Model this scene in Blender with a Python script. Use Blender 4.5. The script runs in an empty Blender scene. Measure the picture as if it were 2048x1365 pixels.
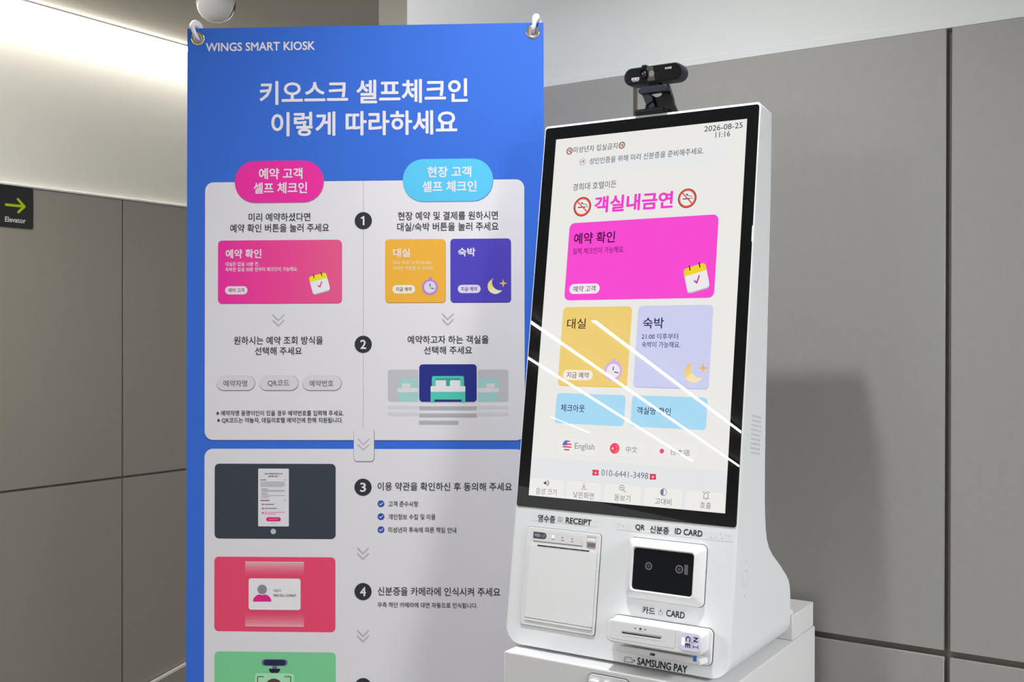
import bpy, bmesh, math
import numpy as np
from mathutils import Matrix, Vector

# ------------------------------------------------------------------ camera, world, exposure
EYE = 1.45                                   # camera height above the floor
F, PITCH, ROLL = 2182.57, -0.0038070, 0.0021910
PX, PY = 1024.0, 682.5
def rx(a): c, s = math.cos(a), math.sin(a); return np.array([[1, 0, 0], [0, c, -s], [0, s, c]])
def ry(a): c, s = math.cos(a), math.sin(a); return np.array([[c, 0, s], [0, 1, 0], [-s, 0, c]])
def rz(a): c, s = math.cos(a), math.sin(a); return np.array([[c, -s, 0], [s, c, 0], [0, 0, 1]])
CAM = ry(ROLL) @ rx(-PITCH)                  # world -> camera (right, forward, up)
scene = bpy.context.scene
C = scene.collection
cd = bpy.data.cameras.new('camera'); cam = bpy.data.objects.new('camera', cd); C.objects.link(cam)
cd.sensor_width = 36.0; cd.lens = 36.0 * F / 2048.0; cd.clip_start = 0.02
RT = CAM.T
cam.matrix_world = Matrix(((RT[0, 0], RT[0, 2], -RT[0, 1], 0), (RT[1, 0], RT[1, 2], -RT[1, 1], 0),
                           (RT[2, 0], RT[2, 2], -RT[2, 1], EYE), (0, 0, 0, 1)))
scene.camera = cam
world = bpy.data.worlds.new('lobby'); scene.world = world; world.use_nodes = True
bg = world.node_tree.nodes['Background']
bg.inputs[0].default_value = (0.985, 0.99, 1.0, 1); bg.inputs[1].default_value = 1.06
scene.view_settings.view_transform = 'Standard'; scene.view_settings.look = 'None'
scene.view_settings.exposure = 0.0; scene.view_settings.gamma = 1.0
scene.view_settings.use_curve_mapping = False
scene.cycles.sample_clamp_indirect = 4.0
scene.cycles.caustics_reflective = False; scene.cycles.caustics_refractive = False
DOWNLIGHT_WATTS, STRIP_POWER, COVE_POWER, FILL_PANEL_POWER = 8.2, 132.0, 30.0, 62.0
INK = 0.80                                   # light falling on the banner, used to turn seen colours into ink colours

# ------------------------------------------------------------------ measured planes (camera at the origin, metres)
YAW_L, YAW_R, YAW_K, LEAN = 0.98453090, -0.58568742, -0.56408966, -0.14508711
CR, CL = 1.88, 3.43                          # distance of the right and the left wall
KO = np.array([0.193664, 1.721729, 0.037978])  # centre of the kiosk screen
KM = rz(YAW_K) @ rx(LEAN); KU = rz(YAW_K)
BS = 1.06                                    # banner scale
BO = np.array([-0.24851526, 1.82711638, 0.52033165]) * BS
BM = rz(-0.04803724) @ rx(-0.01916652) @ ry(-0.00546376)
CEIL = 1.126                                 # ceiling above the eye
KBASE = -0.53                                # underside of the kiosk below the screen centre

def ray(px, py): return CAM.T @ np.array([(px - PX) / F, 1.0, -(py - PY) / F])
class Plane:
    """A plane with local x to the right, y away from the viewer, z up; (u, v) of a photo point on it."""
    def __init__(s, M, O): s.M, s.O = M, np.asarray(O, float)
    def at(s, px, py, y=0.0):
        d = ray(px, py); n = s.M[:, 1]; X = d * ((n @ s.O + y) / (n @ d)) - s.O
        L = s.M.T @ X; return float(L[0]), float(L[2])
    def scale(s, px, py, y=0.0):
        a, b = s.at(px, py - 5, y), s.at(px, py + 5, y); return abs(a[1] - b[1]) / 10
    def matrix(s, up=0.0):
        m = Matrix.Identity(4)
        for i in range(3):
            for j in range(3): m[i][j] = s.M[i, j]
            m[i][3] = s.O[i]
        m[2][3] += up; return m
PK, PKU = Plane(KM, KO), Plane(KU, KO)
PB = Plane(BM, BO)
PR = Plane(rz(YAW_R), rz(YAW_R)[:, 1] * CR)
PL = Plane(rz(YAW_L), rz(YAW_L)[:, 1] * CL)

# ------------------------------------------------------------------ materials
def lin(c):
    r = []
    for v in c:
        v /= 255.0; r.append(v / 12.92 if v <= 0.04045 else ((v + 0.055) / 1.055) ** 2.4)
    return r
MATS = {}
def mat(name, col, rough=0.5, metal=0.0, spec=0.5, emit=None, power=1.0, noise=0.0, scale=40.0, bump=0.0, coat=0.0):
    if name in MATS: return MATS[name]
    m = bpy.data.materials.new(name); m.use_nodes = True
    nt = m.node_tree; b = nt.nodes['Principled BSDF']
    b.inputs['Base Color'].default_value = (*col, 1); b.inputs['Roughness'].default_value = rough
    b.inputs['Metallic'].default_value = metal; b.inputs['Specular IOR Level'].default_value = spec
    if coat: b.inputs['Coat Weight'].default_value = coat
    if emit is not None:
        b.inputs['Emission Color'].default_value = (*emit, 1); b.inputs['Emission Strength'].default_value = power
    if noise or bump:
        tc = nt.nodes.new('ShaderNodeTexCoord'); nz = nt.nodes.new('ShaderNodeTexNoise')
        nz.inputs['Scale'].default_value = scale; nz.inputs['Detail'].default_value = 4
        nt.links.new(tc.outputs['Object'], nz.inputs['Vector'])
        if noise:
            mx = nt.nodes.new('ShaderNodeMix'); mx.data_type = 'RGBA'
            mx.inputs[6].default_value = (*[v * (1 - noise) for v in col], 1)
            mx.inputs[7].default_value = (*[min(1, v * (1 + noise)) for v in col], 1)
            nt.links.new(nz.outputs['Fac'], mx.inputs[0]); nt.links.new(mx.outputs[2], b.inputs['Base Color'])
        if bump:
            bp = nt.nodes.new('ShaderNodeBump'); bp.inputs['Strength'].default_value = bump; bp.inputs['Distance'].default_value = 0.001
            nt.links.new(nz.outputs['Fac'], bp.inputs['Height']); nt.links.new(bp.outputs['Normal'], b.inputs['Normal'])
    MATS[name] = m; return m
def ink(r, g, b):
    """Printed ink on the banner."""
    return mat('ink_%d_%d_%d' % (r, g, b), [min(0.9, v / INK) for v in lin((r, g, b))], rough=0.55, spec=0.25)
def glow(r, g, b):
    """A lit pixel colour of the touch screen, under its glass."""
    return mat('screen_%d_%d_%d' % (r, g, b), (0.0, 0.0, 0.0), rough=0.0, spec=0.5, emit=[v * 0.97 for v in lin((r, g, b))])
def decal(r, g, b): return mat('decal_%d_%d_%d' % (r, g, b), lin((r, g, b)), rough=0.5, spec=0.3)

M_TILE = mat('grey_stoneware', (0.345, 0.340, 0.325), rough=0.45, spec=0.35, noise=0.05, scale=60)
M_TILE_L = mat('taupe_stoneware', (0.345, 0.322, 0.278), rough=0.45, spec=0.3, noise=0.05, scale=60)
M_JOINT = mat('joint_backing', (0.17, 0.148, 0.128), rough=0.8)
M_PAINT = mat('white_wall_paint', (0.74, 0.765, 0.755), rough=0.7, spec=0.2, noise=0.015, scale=15)
M_PAINT_W = mat('warm_wall_paint', (0.82, 0.805, 0.74), rough=0.7, spec=0.2, noise=0.015, scale=15)
M_CEIL = mat('ceiling_paint', (0.56, 0.53, 0.475), rough=0.8, spec=0.1)
M_FLOOR = mat('floor_stone', (0.24, 0.23, 0.22), rough=0.3, noise=0.08, scale=6)
M_TRIM = mat('trim_aluminium', (0.85, 0.83, 0.80), rough=0.35, spec=0.5)
M_WHITE = mat('white_powder_coat', (0.90, 0.93, 0.95), rough=0.42, spec=0.4, bump=0.02, scale=900)
M_WHITE2 = mat('cabinet_white', (0.82, 0.825, 0.83), rough=0.5, spec=0.3)
M_PLASTIC = mat('white_plastic', (0.90, 0.90, 0.91), rough=0.3, spec=0.5)
M_GAP = mat('dark_gap', (0.05, 0.055, 0.06), rough=0.7)
M_GLASS = mat('black_glass', (0.004, 0.005, 0.006), rough=0.0, spec=0.5)
M_BLACK = mat('black_gloss_plastic', (0.006, 0.006, 0.007), rough=0.2, spec=0.14)
M_DARKP = mat('charcoal_plastic', (0.018, 0.025, 0.034), rough=0.45, spec=0.25)
M_WINDOW = mat('scanner_glass', (0.003, 0.004, 0.007), rough=0.02, spec=0.10)
M_LENS = mat('lens_glass', (0.01, 0.012, 0.02), rough=0.03, spec=0.8, coat=1.0)
M_BRASS = mat('brass_eyelet', (0.82, 0.70, 0.48), rough=0.22, metal=1.0)
M_STEEL = mat('grey_steel', (0.35, 0.35, 0.36), rough=0.35, metal=0.9)
M_SIGN = mat('black_sign', (0.008, 0.008, 0.010), rough=0.4)

# ------------------------------------------------------------------ object helpers
def link(name, me, parent=None, M=None):
    o = bpy.data.objects.new(name, me); C.objects.link(o)
    if parent is not None: o.parent = parent
    if M is not None: o.matrix_basis = M
    return o
def thing(name, label, cat, M=None, group=None):
    o = link(name, None, None, M); o.empty_display_size = 0.05
    o['label'] = label; o['category'] = cat
    if group: o['group'] = group
    return o
def structure(o, label=None):
    o['kind'] = 'structure'
    if label: o['label'] = label
    return o

class MB:
    """Collects solids into one mesh."""
    def __init__(s): s.v, s.f, s.m, s.sm, s.mats = [], [], [], [], []
    def mi(s, m):
        if m not in s.mats: s.mats.append(m)
        return s.mats.index(m)
    def add(s, verts, faces, m, smooth=False):
        o = len(s.v); k = s.mi(m); s.v += [tuple(p) for p in verts]
        for f in faces: s.f.append(tuple(i + o for i in f)); s.m.append(k); s.sm.append(smooth)
    def bm(s, b, m, smooth=False):
        b.verts.index_update(); b.normal_update(); k = len(s.sm)
        s.add([v.co[:] for v in b.verts], [[v.index for v in f.verts] for f in b.faces], m, smooth)
        if smooth:                                               # big flat faces and end caps stay flat
            for i, f in enumerate(b.faces):
                if max(abs(f.normal.x), abs(f.normal.y), abs(f.normal.z)) > 0.9995 or len(f.verts) > 8: s.sm[k + i] = False
        b.free()
    def box(s, x0, x1, y0, y1, z0, z1, m, bev=0.0, seg=2, smooth=None):
        b = bmesh.new(); bmesh.ops.create_cube(b, size=1.0)
        for v in b.verts: v.co = ((x0 + x1) / 2 + v.co.x * (x1 - x0), (y0 + y1) / 2 + v.co.y * (y1 - y0), (z0 + z1) / 2 + v.co.z * (z1 - z0))
        if bev: bmesh.ops.bevel(b, geom=b.edges[:], offset=bev, segments=seg, profile=0.5, affect='EDGES')
        s.bm(b, m, bool(bev) if smooth is None else smooth); return s
    def prism(s, poly, y0, y1, m, bev=0.0, seg=2, axis='y'):
        """poly of (x, z) extruded along y (or of (y, z) along x)."""
        b = bmesh.new(); P = (lambda p, t: (p[0], t, p[1])) if axis == 'y' else (lambda p, t: (t, p[0], p[1]))
        a = [b.verts.new(P(p, y0)) for p in poly]; c = [b.verts.new(P(p, y1)) for p in poly]; n = len(poly)
        b.faces.new(a); b.faces.new(c[::-1])
        for i in range(n): b.faces.new((a[i], c[i], c[(i + 1) % n], a[(i + 1) % n]))
        bmesh.ops.recalc_face_normals(b, faces=b.faces[:])
        if bev:
            es = [e for e in b.edges if e.calc_face_angle(0) > 0.6]
            bmesh.ops.bevel(b, geom=es, offset=bev, segments=seg, profile=0.5, affect='EDGES')
        s.bm(b, m, bool(bev)); return s
    def loft(s, rings, m, cap=True, smooth=True):
        n = len(rings[0]); V = [p for r in rings for p in r]; Fc = []
        for k in range(len(rings) - 1):
            for i in range(n):
                j = (i + 1) % n; Fc.append((k * n + i, k * n + j, (k + 1) * n + j, (k + 1) * n + i))
        if cap: Fc.append(tuple(range(n))[::-1]); Fc.append(tuple((len(rings) - 1) * n + i for i in range(n)))
        b = bmesh.new(); vs = [b.verts.new(p) for p in V]
        for f in Fc:
            try: b.faces.new([vs[i] for i in f])
            except ValueError: pass
        bmesh.ops.recalc_face_normals(b, faces=b.faces[:]); s.bm(b, m, smooth); return s
    def lathe(s, prof, m, c=(0, 0, 0), axis='z', n=32, smooth=True):
        rings = []
        for r, h in prof:
            ring = []
            for i in range(n):
                t = 2 * math.pi * i / n; x, y = r * math.cos(t), r * math.sin(t)
                ring.append({'z': (c[0] + x, c[1] + y, c[2] + h), 'y': (c[0] + x, c[1] + h, c[2] + y), 'x': (c[0] + h, c[1] + x, c[2] + y)}[axis])
            rings.append(ring)
        return s.loft(rings, m, False, smooth)
    def tube(s, path, rad, m, n=12):
        P = [Vector(p) for p in path]; R = rad if isinstance(rad, (list, tuple)) else [rad] * len(P); rings = []; up = Vector((0.3, 0.9, 0.2))
        for i, p in enumerate(P):
            t = (P[min(i + 1, len(P) - 1)] - P[max(i - 1, 0)]).normalized()
            a = (up - t * up.dot(t)).normalized(); c = t.cross(a); up = a
            rings.append([p + (a * math.cos(2 * math.pi * k / n) + c * math.sin(2 * math.pi * k / n)) * R[i] for k in range(n)])
        return s.loft(rings, m)
    def build(s, name, parent=None, M=None):
        me = bpy.data.meshes.new(name); me.from_pydata(s.v, [], s.f)
        for m in s.mats: me.materials.append(m)
        me.polygons.foreach_set('material_index', s.m); me.update()
        if any(s.sm):
            try: me.set_sharp_from_angle(angle=math.radians(38))
            except Exception: pass
        me.polygons.foreach_set('use_smooth', s.sm); me.update()
        return link(name, me, parent, M)

def rrect2(u0, v0, u1, v1, r, seg=6):
    if u0 > u1: u0, u1 = u1, u0
    if v0 > v1: v0, v1 = v1, v0
    r = max(1e-5, min(r, (u1 - u0) / 2 - 1e-6, (v1 - v0) / 2 - 1e-6)); P = []
    for cx, cy, a in ((u1 - r, v1 - r, 0), (u0 + r, v1 - r, 90), (u0 + r, v0 + r, 180), (u1 - r, v0 + r, 270)):
        for k in range(seg + 1):
            t = math.radians(a + 90.0 * k / seg); P.append((cx + r * math.cos(t), cy + r * math.sin(t)))
    return P

TXT = {}
def text_geo(s):
    """Lettering outlines of Blender's own built-in font, size 1, moved so the ink starts at the origin."""
    if s in TXT: return TXT[s]
    cu = bpy.data.curves.new('t', 'FONT'); cu.body = s; cu.size = 1.0; cu.resolution_u = 3; cu.fill_mode = 'FRONT'
    o = bpy.data.objects.new('t', cu); C.objects.link(o)
    bpy.context.view_layer.update(); dg = bpy.context.evaluated_depsgraph_get()
    me = bpy.data.meshes.new_from_object(o.evaluated_get(dg))
    V = np.array([v.co[:2] for v in me.vertices]) if len(me.vertices) else np.zeros((0, 2)); Fc = [tuple(p.vertices) for p in me.polygons]
    bpy.data.objects.remove(o); bpy.data.curves.remove(cu); bpy.data.meshes.remove(me)
    lo, hi = V.min(0), V.max(0); TXT[s] = (V - lo, Fc, hi - lo); return TXT[s]

class Print:
    """Flat printed or displayed marks on a plane, in real layers a fraction of a millimetre apart."""
    EPS = 0.00012
    def __init__(s, plane, y=0.0, base=1): s.p, s.y, s.b = plane, y, MB(); s.l = base
    def uv(s, px, py): return s.p.at(px, py, s.y)
    def k(s, px, py): return s.p.scale(px, py, s.y)
    def poly(s, P, m, l=None):
        l = s.l if l is None else l; y = s.y - s.EPS * l
        area = sum(P[i][0] * P[(i + 1) % len(P)][1] - P[(i + 1) % len(P)][0] * P[i][1] for i in range(len(P)))
        if area < 0: P = P[::-1]
        s.b.add([(u, y, v) for u, v in P], [tuple(range(len(P)))], m); return s
    def pix(s, P, m, l=None): return s.poly([s.uv(*q) for q in P], m, l)
    def rr(s, x0, y0, x1, y1, r, m, l=None):
        a, b = s.uv(x0, y0), s.uv(x1, y1); return s.poly(rrect2(*a, *b, r * s.k(x0, y0)), m, l)
    def quad(s, q, r, m, l=None):
        """TL, TR, BR, BL pixels of an upright rectangle on the plane."""
        U = [s.uv(*c) for c in q]
        u0, u1 = (U[0][0] + U[3][0]) / 2, (U[1][0] + U[2][0]) / 2; v1, v0 = (U[0][1] + U[1][1]) / 2, (U[2][1] + U[3][1]) / 2
        s.box = (u0, v0, u1, v1); return s.poly(rrect2(u0, v0, u1, v1, r * s.k(*q[0])), m, l)
    def disc(s, x, y, r, m, l=None, n=28, sx=1.0):
        c = s.uv(x, y); r *= s.k(x, y); return s.poly([(c[0] + sx * r * math.cos(2 * math.pi * i / n), c[1] + r * math.sin(2 * math.pi * i / n)) for i in range(n)], m, l)
    def ring(s, x, y, r0, r1, m, l=None, a0=0, a1=360, n=28):
        c = s.uv(x, y); k = s.k(x, y); l = s.l if l is None else l; yy = s.y - s.EPS * l; V, Fc = [], []
        for i in range(n + 1):
            t = math.radians(a0 + (a1 - a0) * i / n)
            for r in (r0, r1): V.append((c[0] + r * k * math.cos(t), yy, c[1] + r * k * math.sin(t)))
        for i in range(n): Fc.append((2 * i, 2 * i + 1, 2 * i + 3, 2 * i + 2))
        s.b.add(V, Fc, m); return s
    def stroke(s, pts, w, m, l=None, cap=True):
        l = s.l if l is None else l; U = [s.uv(*q) for q in pts]; w = w * s.k(*pts[0]) / 2
        for i in range(len(U) - 1):
            a, b = np.array(U[i]), np.array(U[i + 1]); d = (b - a) / max(1e-9, np.hypot(*(b - a))); n = np.array([-d[1], d[0]]) * w
            s.poly([tuple(a + n), tuple(b + n), tuple(b - n), tuple(a - n)], m, l + 0.02 * i)
        if cap:
            for i, a in enumerate(U): s.poly([(a[0] + w * math.cos(t * math.pi / 5), a[1] + w * math.sin(t * math.pi / 5)) for t in range(10)], m, l + 0.02 * i + 0.01)
        return s
    def text(s, t, a, b, m, h=None, bold=0.0, l=None, rot=0):
        """Lettering whose ink runs from pixel a (middle of its left end) to pixel b; h = ink height in pixels."""
        l = (s.l + 3) if l is None else l; V, Fc, D = text_geo(t)
        A, B = s.uv(*a), s.uv(*b); w = B[0] - A[0]; vc = (A[1] + B[1]) / 2
        pad = bold * 2; sx = w / (D[0] + pad); sy = sx if h is None else h * s.k((a[0] + b[0]) / 2, (a[1] + b[1]) / 2) / (D[1] + pad)
        offs = [(0, 0)] if not bold else [(bold * math.cos(i * math.pi / 4), bold * math.sin(i * math.pi / 4)) for i in range(8)]
        for i, (ox, oy) in enumerate(offs):
            yy = s.y - s.EPS * (l + 0.06 * i)
            s.b.add([(A[0] + (p[0] + bold + ox) * sx, yy, vc + (p[1] + bold + oy) * sy - (D[1] + pad) * sy / 2) for p in V], Fc, m)
        return s
    def build(s, name, parent, M=None): return s.b.build(name, parent, M)

# ------------------------------------------------------------------ the room
def wall_base(o): return o
# right wall: stoneware cladding below, painted wall above
MR, ML = PR.matrix(EYE), PL.matrix(EYE)
zt = (PR.at(1088, 174)[1] + PR.at(2048, 35)[1]) / 2                      # top of the cladding, above the eye
jt, jb = PR.at(1628, 1262.5)[1], PR.at(1628, 1275)[1]                    # horizontal joint
uL = PR.at(813, 100)[0]                                                  # free end of the wall
g1 = (PR.at(1265.5, 200)[0], PR.at(1274.5, 200)[0]); g2 = (PR.at(1890, 700)[0], PR.at(1902, 700)[0])
UR = 3.2
b = MB(); b.box(uL, UR, 0.010, 0.16, -EYE, CEIL, M_PAINT).box(uL, UR, 0.009, 0.0105, -EYE, zt - 0.0005, M_JOINT)
b.box(uL, UR, 0.002, 0.010, zt + 0.014, CEIL, M_PAINT)
wr = structure(b.build('wall_right', None, MR), 'white painted wall with grey stone cladding behind the kiosk')
b = MB(); xs = [uL, g1[0], g1[1], g2[0], g2[1], g2[1] + 0.585, g2[1] + 0.597, UR]
for i in range(0, len(xs), 2):
    b.box(xs[i], xs[i + 1], 0.0, 0.0095, jt, zt, M_TILE, 0.0009, 1); b.box(xs[i], xs[i + 1], 0.0, 0.0095, -EYE, jb, M_TILE, 0.0009, 1)
b.build('stone_cladding', wr)
b = MB(); b.box(uL, UR, 0.0012, 0.010, zt + 0.0005, zt + 0.0139, M_PAINT, 0.0004, 1)
structure(b.build('trim_1', None, MR), 'thin painted trim above the grey cladding')
# left wall
zl = (PL.at(0, 372)[1] + PL.at(375, 414)[1]) / 2; jl = (PL.at(0, 985)[1] + PL.at(372, 940)[1]) / 2
gl = PL.at(245, 900)[0]; UL0, UL1 = -1.2, 5.2
b = MB(); b.box(UL0, UL1, 0.012, 0.16, -EYE, CEIL, M_PAINT_W).box(UL0, UL1, 0.0085, 0.0125, -EYE, zl - 0.001, M_JOINT)
wl = structure(b.build('wall_left', None, ML), 'far white painted wall with taupe stone cladding below')
b = MB(); k = -16
xs = [gl + 0.6 * i for i in range(-16, 10)]
for a, c in zip(xs, xs[1:]):
    a, c = max(a + 0.003, UL0), min(c - 0.003, UL1)
    if c <= a: continue
    b.box(a, c, 0.0, 0.009, jl + 0.004, zl, M_TILE_L, 0.0008, 1); b.box(a, c, 0.0, 0.009, -EYE, jl - 0.004, M_TILE_L, 0.0008, 1)
b.build('stone_cladding', wl)
b = MB(); b.box(UL0, UL1, -0.009, 0.0125, zl + 0.0005, zl + 0.0105, mat('white_trim', (0.93, 0.92, 0.90), rough=0.25, spec=0.5), 0.0042, 3)
structure(b.build('trim_2', None, ML), 'pale metal trim on the top edge of the far cladding')
# sloping pale skirting low on the far wall
q0, q1 = PL.at(302, 1365), PL.at(372, 1326); sl = (q1[1] - q0[1]) / (q1[0] - q0[0])
ua, ub = q0[0] - 0.75, q1[0] + 1.2; za, zb = q0[1] - 0.75 * sl, q1[1] + 1.2 * sl
b = MB(); b.prism([(ua, za - 0.005), (ub, zb - 0.005), (ub, zb + 0.004), (ua, za + 0.004)], -0.013, -0.0005, M_TRIM)
b.prism([(ua, -EYE + 0.001), (ub, -EYE + 0.001), (ub, zb - 0.0055), (ua, za - 0.0055)], -0.012, -0.0005, M_TILE_L)
structure(b.build('trim_3', None, ML), 'sloping pale skirting trim low on the far wall')
# short wall seen past the end of the right wall
PT = Plane(rz(YAW_R), rz(YAW_R)[:, 1] * 2.5); ue = PT.at(757.5, 30)[0]
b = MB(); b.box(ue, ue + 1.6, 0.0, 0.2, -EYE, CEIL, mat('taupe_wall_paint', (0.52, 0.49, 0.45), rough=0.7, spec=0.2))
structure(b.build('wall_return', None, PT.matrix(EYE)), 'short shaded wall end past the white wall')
# floor and ceiling
MW = Matrix.Translation((0, 0, EYE))
P = [(-11.0, -9.0), (7.0, -9.0), (7.0, 8.0), (-11.0, 8.0)]
b = MB(); b.add([(x, y, -EYE - dz) for dz in (0.0, 0.1) for x, y in P], [(0, 1, 2, 3), (7, 6, 5, 4), (0, 4, 5, 1), (1, 5, 6, 2), (2, 6, 7, 3), (3, 7, 4, 0)], M_FLOOR)
structure(b.build('floor', None, MW), 'stone lobby floor')
b = MB(); b.add([(x, y, CEIL + dz) for dz in (0.0, 0.1) for x, y in P], [(3, 2, 1, 0), (4, 5, 6, 7), (1, 5, 4, 0), (2, 6, 5, 1), (3, 7, 6, 2), (0, 4, 7, 3)], M_CEIL)
structure(b.build('ceiling', None, MW), 'matt taupe ceiling')

# ------------------------------------------------------------------ lamps
M_LAMP = mat('strip_diffuser', (0.9, 0.9, 0.9), emit=(0.985, 0.99, 0.99), power=STRIP_POWER)
M_LAMP_DIM = mat('dim_strip_diffuser', (0.9, 0.9, 0.9), emit=(1.0, 0.985, 0.945), power=9.0)
M_COVE = mat('cove_diffuser', (0.9, 0.9, 0.9), emit=(1.0, 0.965, 0.89), power=COVE_POWER)
M_DOWN = mat('downlight_diffuser', (0.9, 0.9, 0.9), emit=(0.97, 0.985, 1.0), power=6.0)
t = thing('cove_light', 'long glowing white light strip along the top of the far wall', 'light', ML)
b = MB(); b.box(UL0 + 0.02, UL1 - 0.02, -0.046, -0.012, CEIL - 0.006, CEIL - 0.0005, M_TRIM); b.build('profile', t)
b = MB(); b.box(UL0 + 0.02, UL1 - 0.02, -0.043, -0.015, CEIL - 0.016, CEIL - 0.0065, M_COVE); b.build('diffuser', t)
for lab, a, c in (('white linear ceiling light reflected across the middle of the kiosk glass', (-3.53, 0.27), (-6.30, -3.44)),
                  ('white linear ceiling light reflected lowest and longest across the kiosk glass', (-4.40, -0.23), (-6.534, -3.063)),
                  ('short white linear ceiling light reflected over the lower blue screen button', (-6.115, -1.368), (-6.378, -1.89)),
                  ('white linear ceiling light reflected across the upper right kiosk glass', (-3.317, -0.112), (-5.10, -2.58))):
    a, c = Vector((a[0], a[1], 0)), Vector((c[0], c[1], 0)); d = c - a
    t = thing('linear_light', lab, 'light', Matrix.Translation((a.x, a.y, EYE + CEIL)) @ Matrix.Rotation(math.atan2(d.y, d.x), 4, 'Z'), 'linear ceiling lights in the lobby')
    b = MB(); b.box(0, d.length, -0.016, 0.016, -0.012, -0.0005, M_TRIM); b.build('profile', t)
    b = MB(); b.box(0.005, d.length - 0.005, -0.0105, 0.0105, -0.016, -0.0125, M_LAMP if d.length > 1 else M_LAMP_DIM); b.build('diffuser', t)
def downlight(x, y, lab):
    t = thing('downlight', lab, 'light', Matrix.Translation((x, y, EYE + CEIL)), 'small downlights near the white wall')
    b = MB(); b.lathe([(0.028, -0.0005), (0.048, -0.0005), (0.048, -0.004), (0.030, -0.010), (0.028, -0.010)], M_PLASTIC, n=40); b.build('trim_ring', t)
    b = MB(); b.lathe([(0.0, -0.004), (0.026, -0.004), (0.026, -0.007), (0.0, -0.007)], M_DOWN, n=32); b.build('lamp', t)
    ld = bpy.data.lights.new('downlight_beam', 'AREA'); ld.shape = 'DISK'; ld.size = 0.055; ld.energy = DOWNLIGHT_WATTS; ld.spread = math.radians(122); ld.color = (0.97, 0.985, 1.0)
    lo = bpy.data.objects.new('downlight_beam', ld); C.objects.link(lo); lo.parent = t; lo.location = (0, 0, -0.0085)
downlight(0.035, 1.41, 'small round ceiling downlight above the front of the kiosk')

M_FILL_PANEL = mat('fill_panel_diffuser', (0.9, 0.9, 0.9), emit=(0.98, 0.99, 1.0), power=FILL_PANEL_POWER)
M_FILL_PANEL_B = mat('soft_fill_panel_diffuser', (0.9, 0.9, 0.9), emit=(1.0, 0.975, 0.93), power=10.0)
def panel(x, y, lab, m=None):  # invented fill lamp out of view, added only for its light
    t = thing('added_fill_panel', lab, 'light', Matrix.Translation((x, y, EYE + CEIL)), 'unseen fill panels added at the ceiling')
    b = MB(); b.box(-0.42, 0.42, -0.42, 0.42, -0.010, -0.0005, M_TRIM); b.build('frame', t)
    b = MB(); b.box(-0.40, 0.40, -0.40, 0.40, -0.0125, -0.0105, m or M_FILL_PANEL); b.build('diffuser', t)
panel(-1.15, 2.35, 'added unseen fill panel over the far corner behind the banner', M_FILL_PANEL_B)  # added to brighten the far left wall and the corner
panel(2.6, -0.4, 'added unseen fill panel to the right of the kiosk side')  # added fill from the right, not a known fixture

# ------------------------------------------------------------------ ceiling camera
cx, cy, rc = -0.936, 3.43, 0.060
t = thing('security_camera', 'white turret security camera hanging from the ceiling above the banner', 'security camera', Matrix.Translation((cx, cy, EYE + CEIL)))
b = MB(); b.lathe([(0.0, -0.0005), (0.066, -0.0005), (0.066, -0.038), (0.060, -0.060), (0.0, -0.060)], M_PLASTIC, n=40); b.build('mounting_base', t)
prof = [(0.0, -rc)] + [(rc * math.sin(math.radians(a)), -rc * math.cos(math.radians(a))) for a in range(6, 150, 6)] + [(0.0, rc * 0.85)]
b = MB(); b.lathe(prof, M_PLASTIC, n=40); hb = b.build('ball_housing', t, Matrix.Translation((0.004, 0, -0.080)))
b = MB()
ring = [(rc * 1.012 * math.sin(math.radians(a)), -rc * 1.012 * math.cos(math.radians(a))) for a in range(0, 42, 6)]
b.lathe(ring + [(0.0, -rc * 0.5)], M_BLACK, n=32)
b.build('lens_window', hb, Vector((0.84, 0.50, -0.36)).to_track_quat('-Z', 'Y').to_matrix().to_4x4())
b = MB(); b.lathe([(0.0575, -0.003), (0.0600, -0.003), (0.0600, 0.002), (0.0575, 0.002)], M_STEEL, n=40); b.build('swivel_ring', t, Matrix.Translation((0.004, 0, -0.062)))

# ------------------------------------------------------------------ elevator sign on the far wall
ps = Print(PL, -0.007); s0, s1 = PL.at(67, 379, -0.007), PL.at(67, 458.5, -0.007); sx0 = PL.at(-8, 420, -0.007)[0]
zs1, zs0 = zl - 0.001, s1[1]
t = thing('elevator_sign', 'black elevator sign with a green arrow on the far left wall', 'sign', ML @ Matrix.Translation((s0[0], 0, zs0)))
IN = Matrix.Translation((-s0[0], 0, -zs0))
b = MB(); b.prism(rrect2(sx0, zs0, s0[0], zs1, 0.007), -0.007, -0.0006, M_SIGN, 0.0008, 1); b.build('sign_plate', t, IN)
ps.stroke([(12, 409.6), (48.5, 413.2)], 5.2, decal(170, 205, 20)).stroke([(35.8, 399), (48.9, 413.4), (36.8, 424.5)], 5.2, decal(170, 205, 20), 2); ps.build('arrow', t, IN)
ps = Print(PL, -0.007); ps.text('Elevator', (9.7, 438.2), (51.3, 442.4), decal(215, 215, 210), h=10.5, bold=0.025); ps.build('lettering', t, IN)

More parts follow.
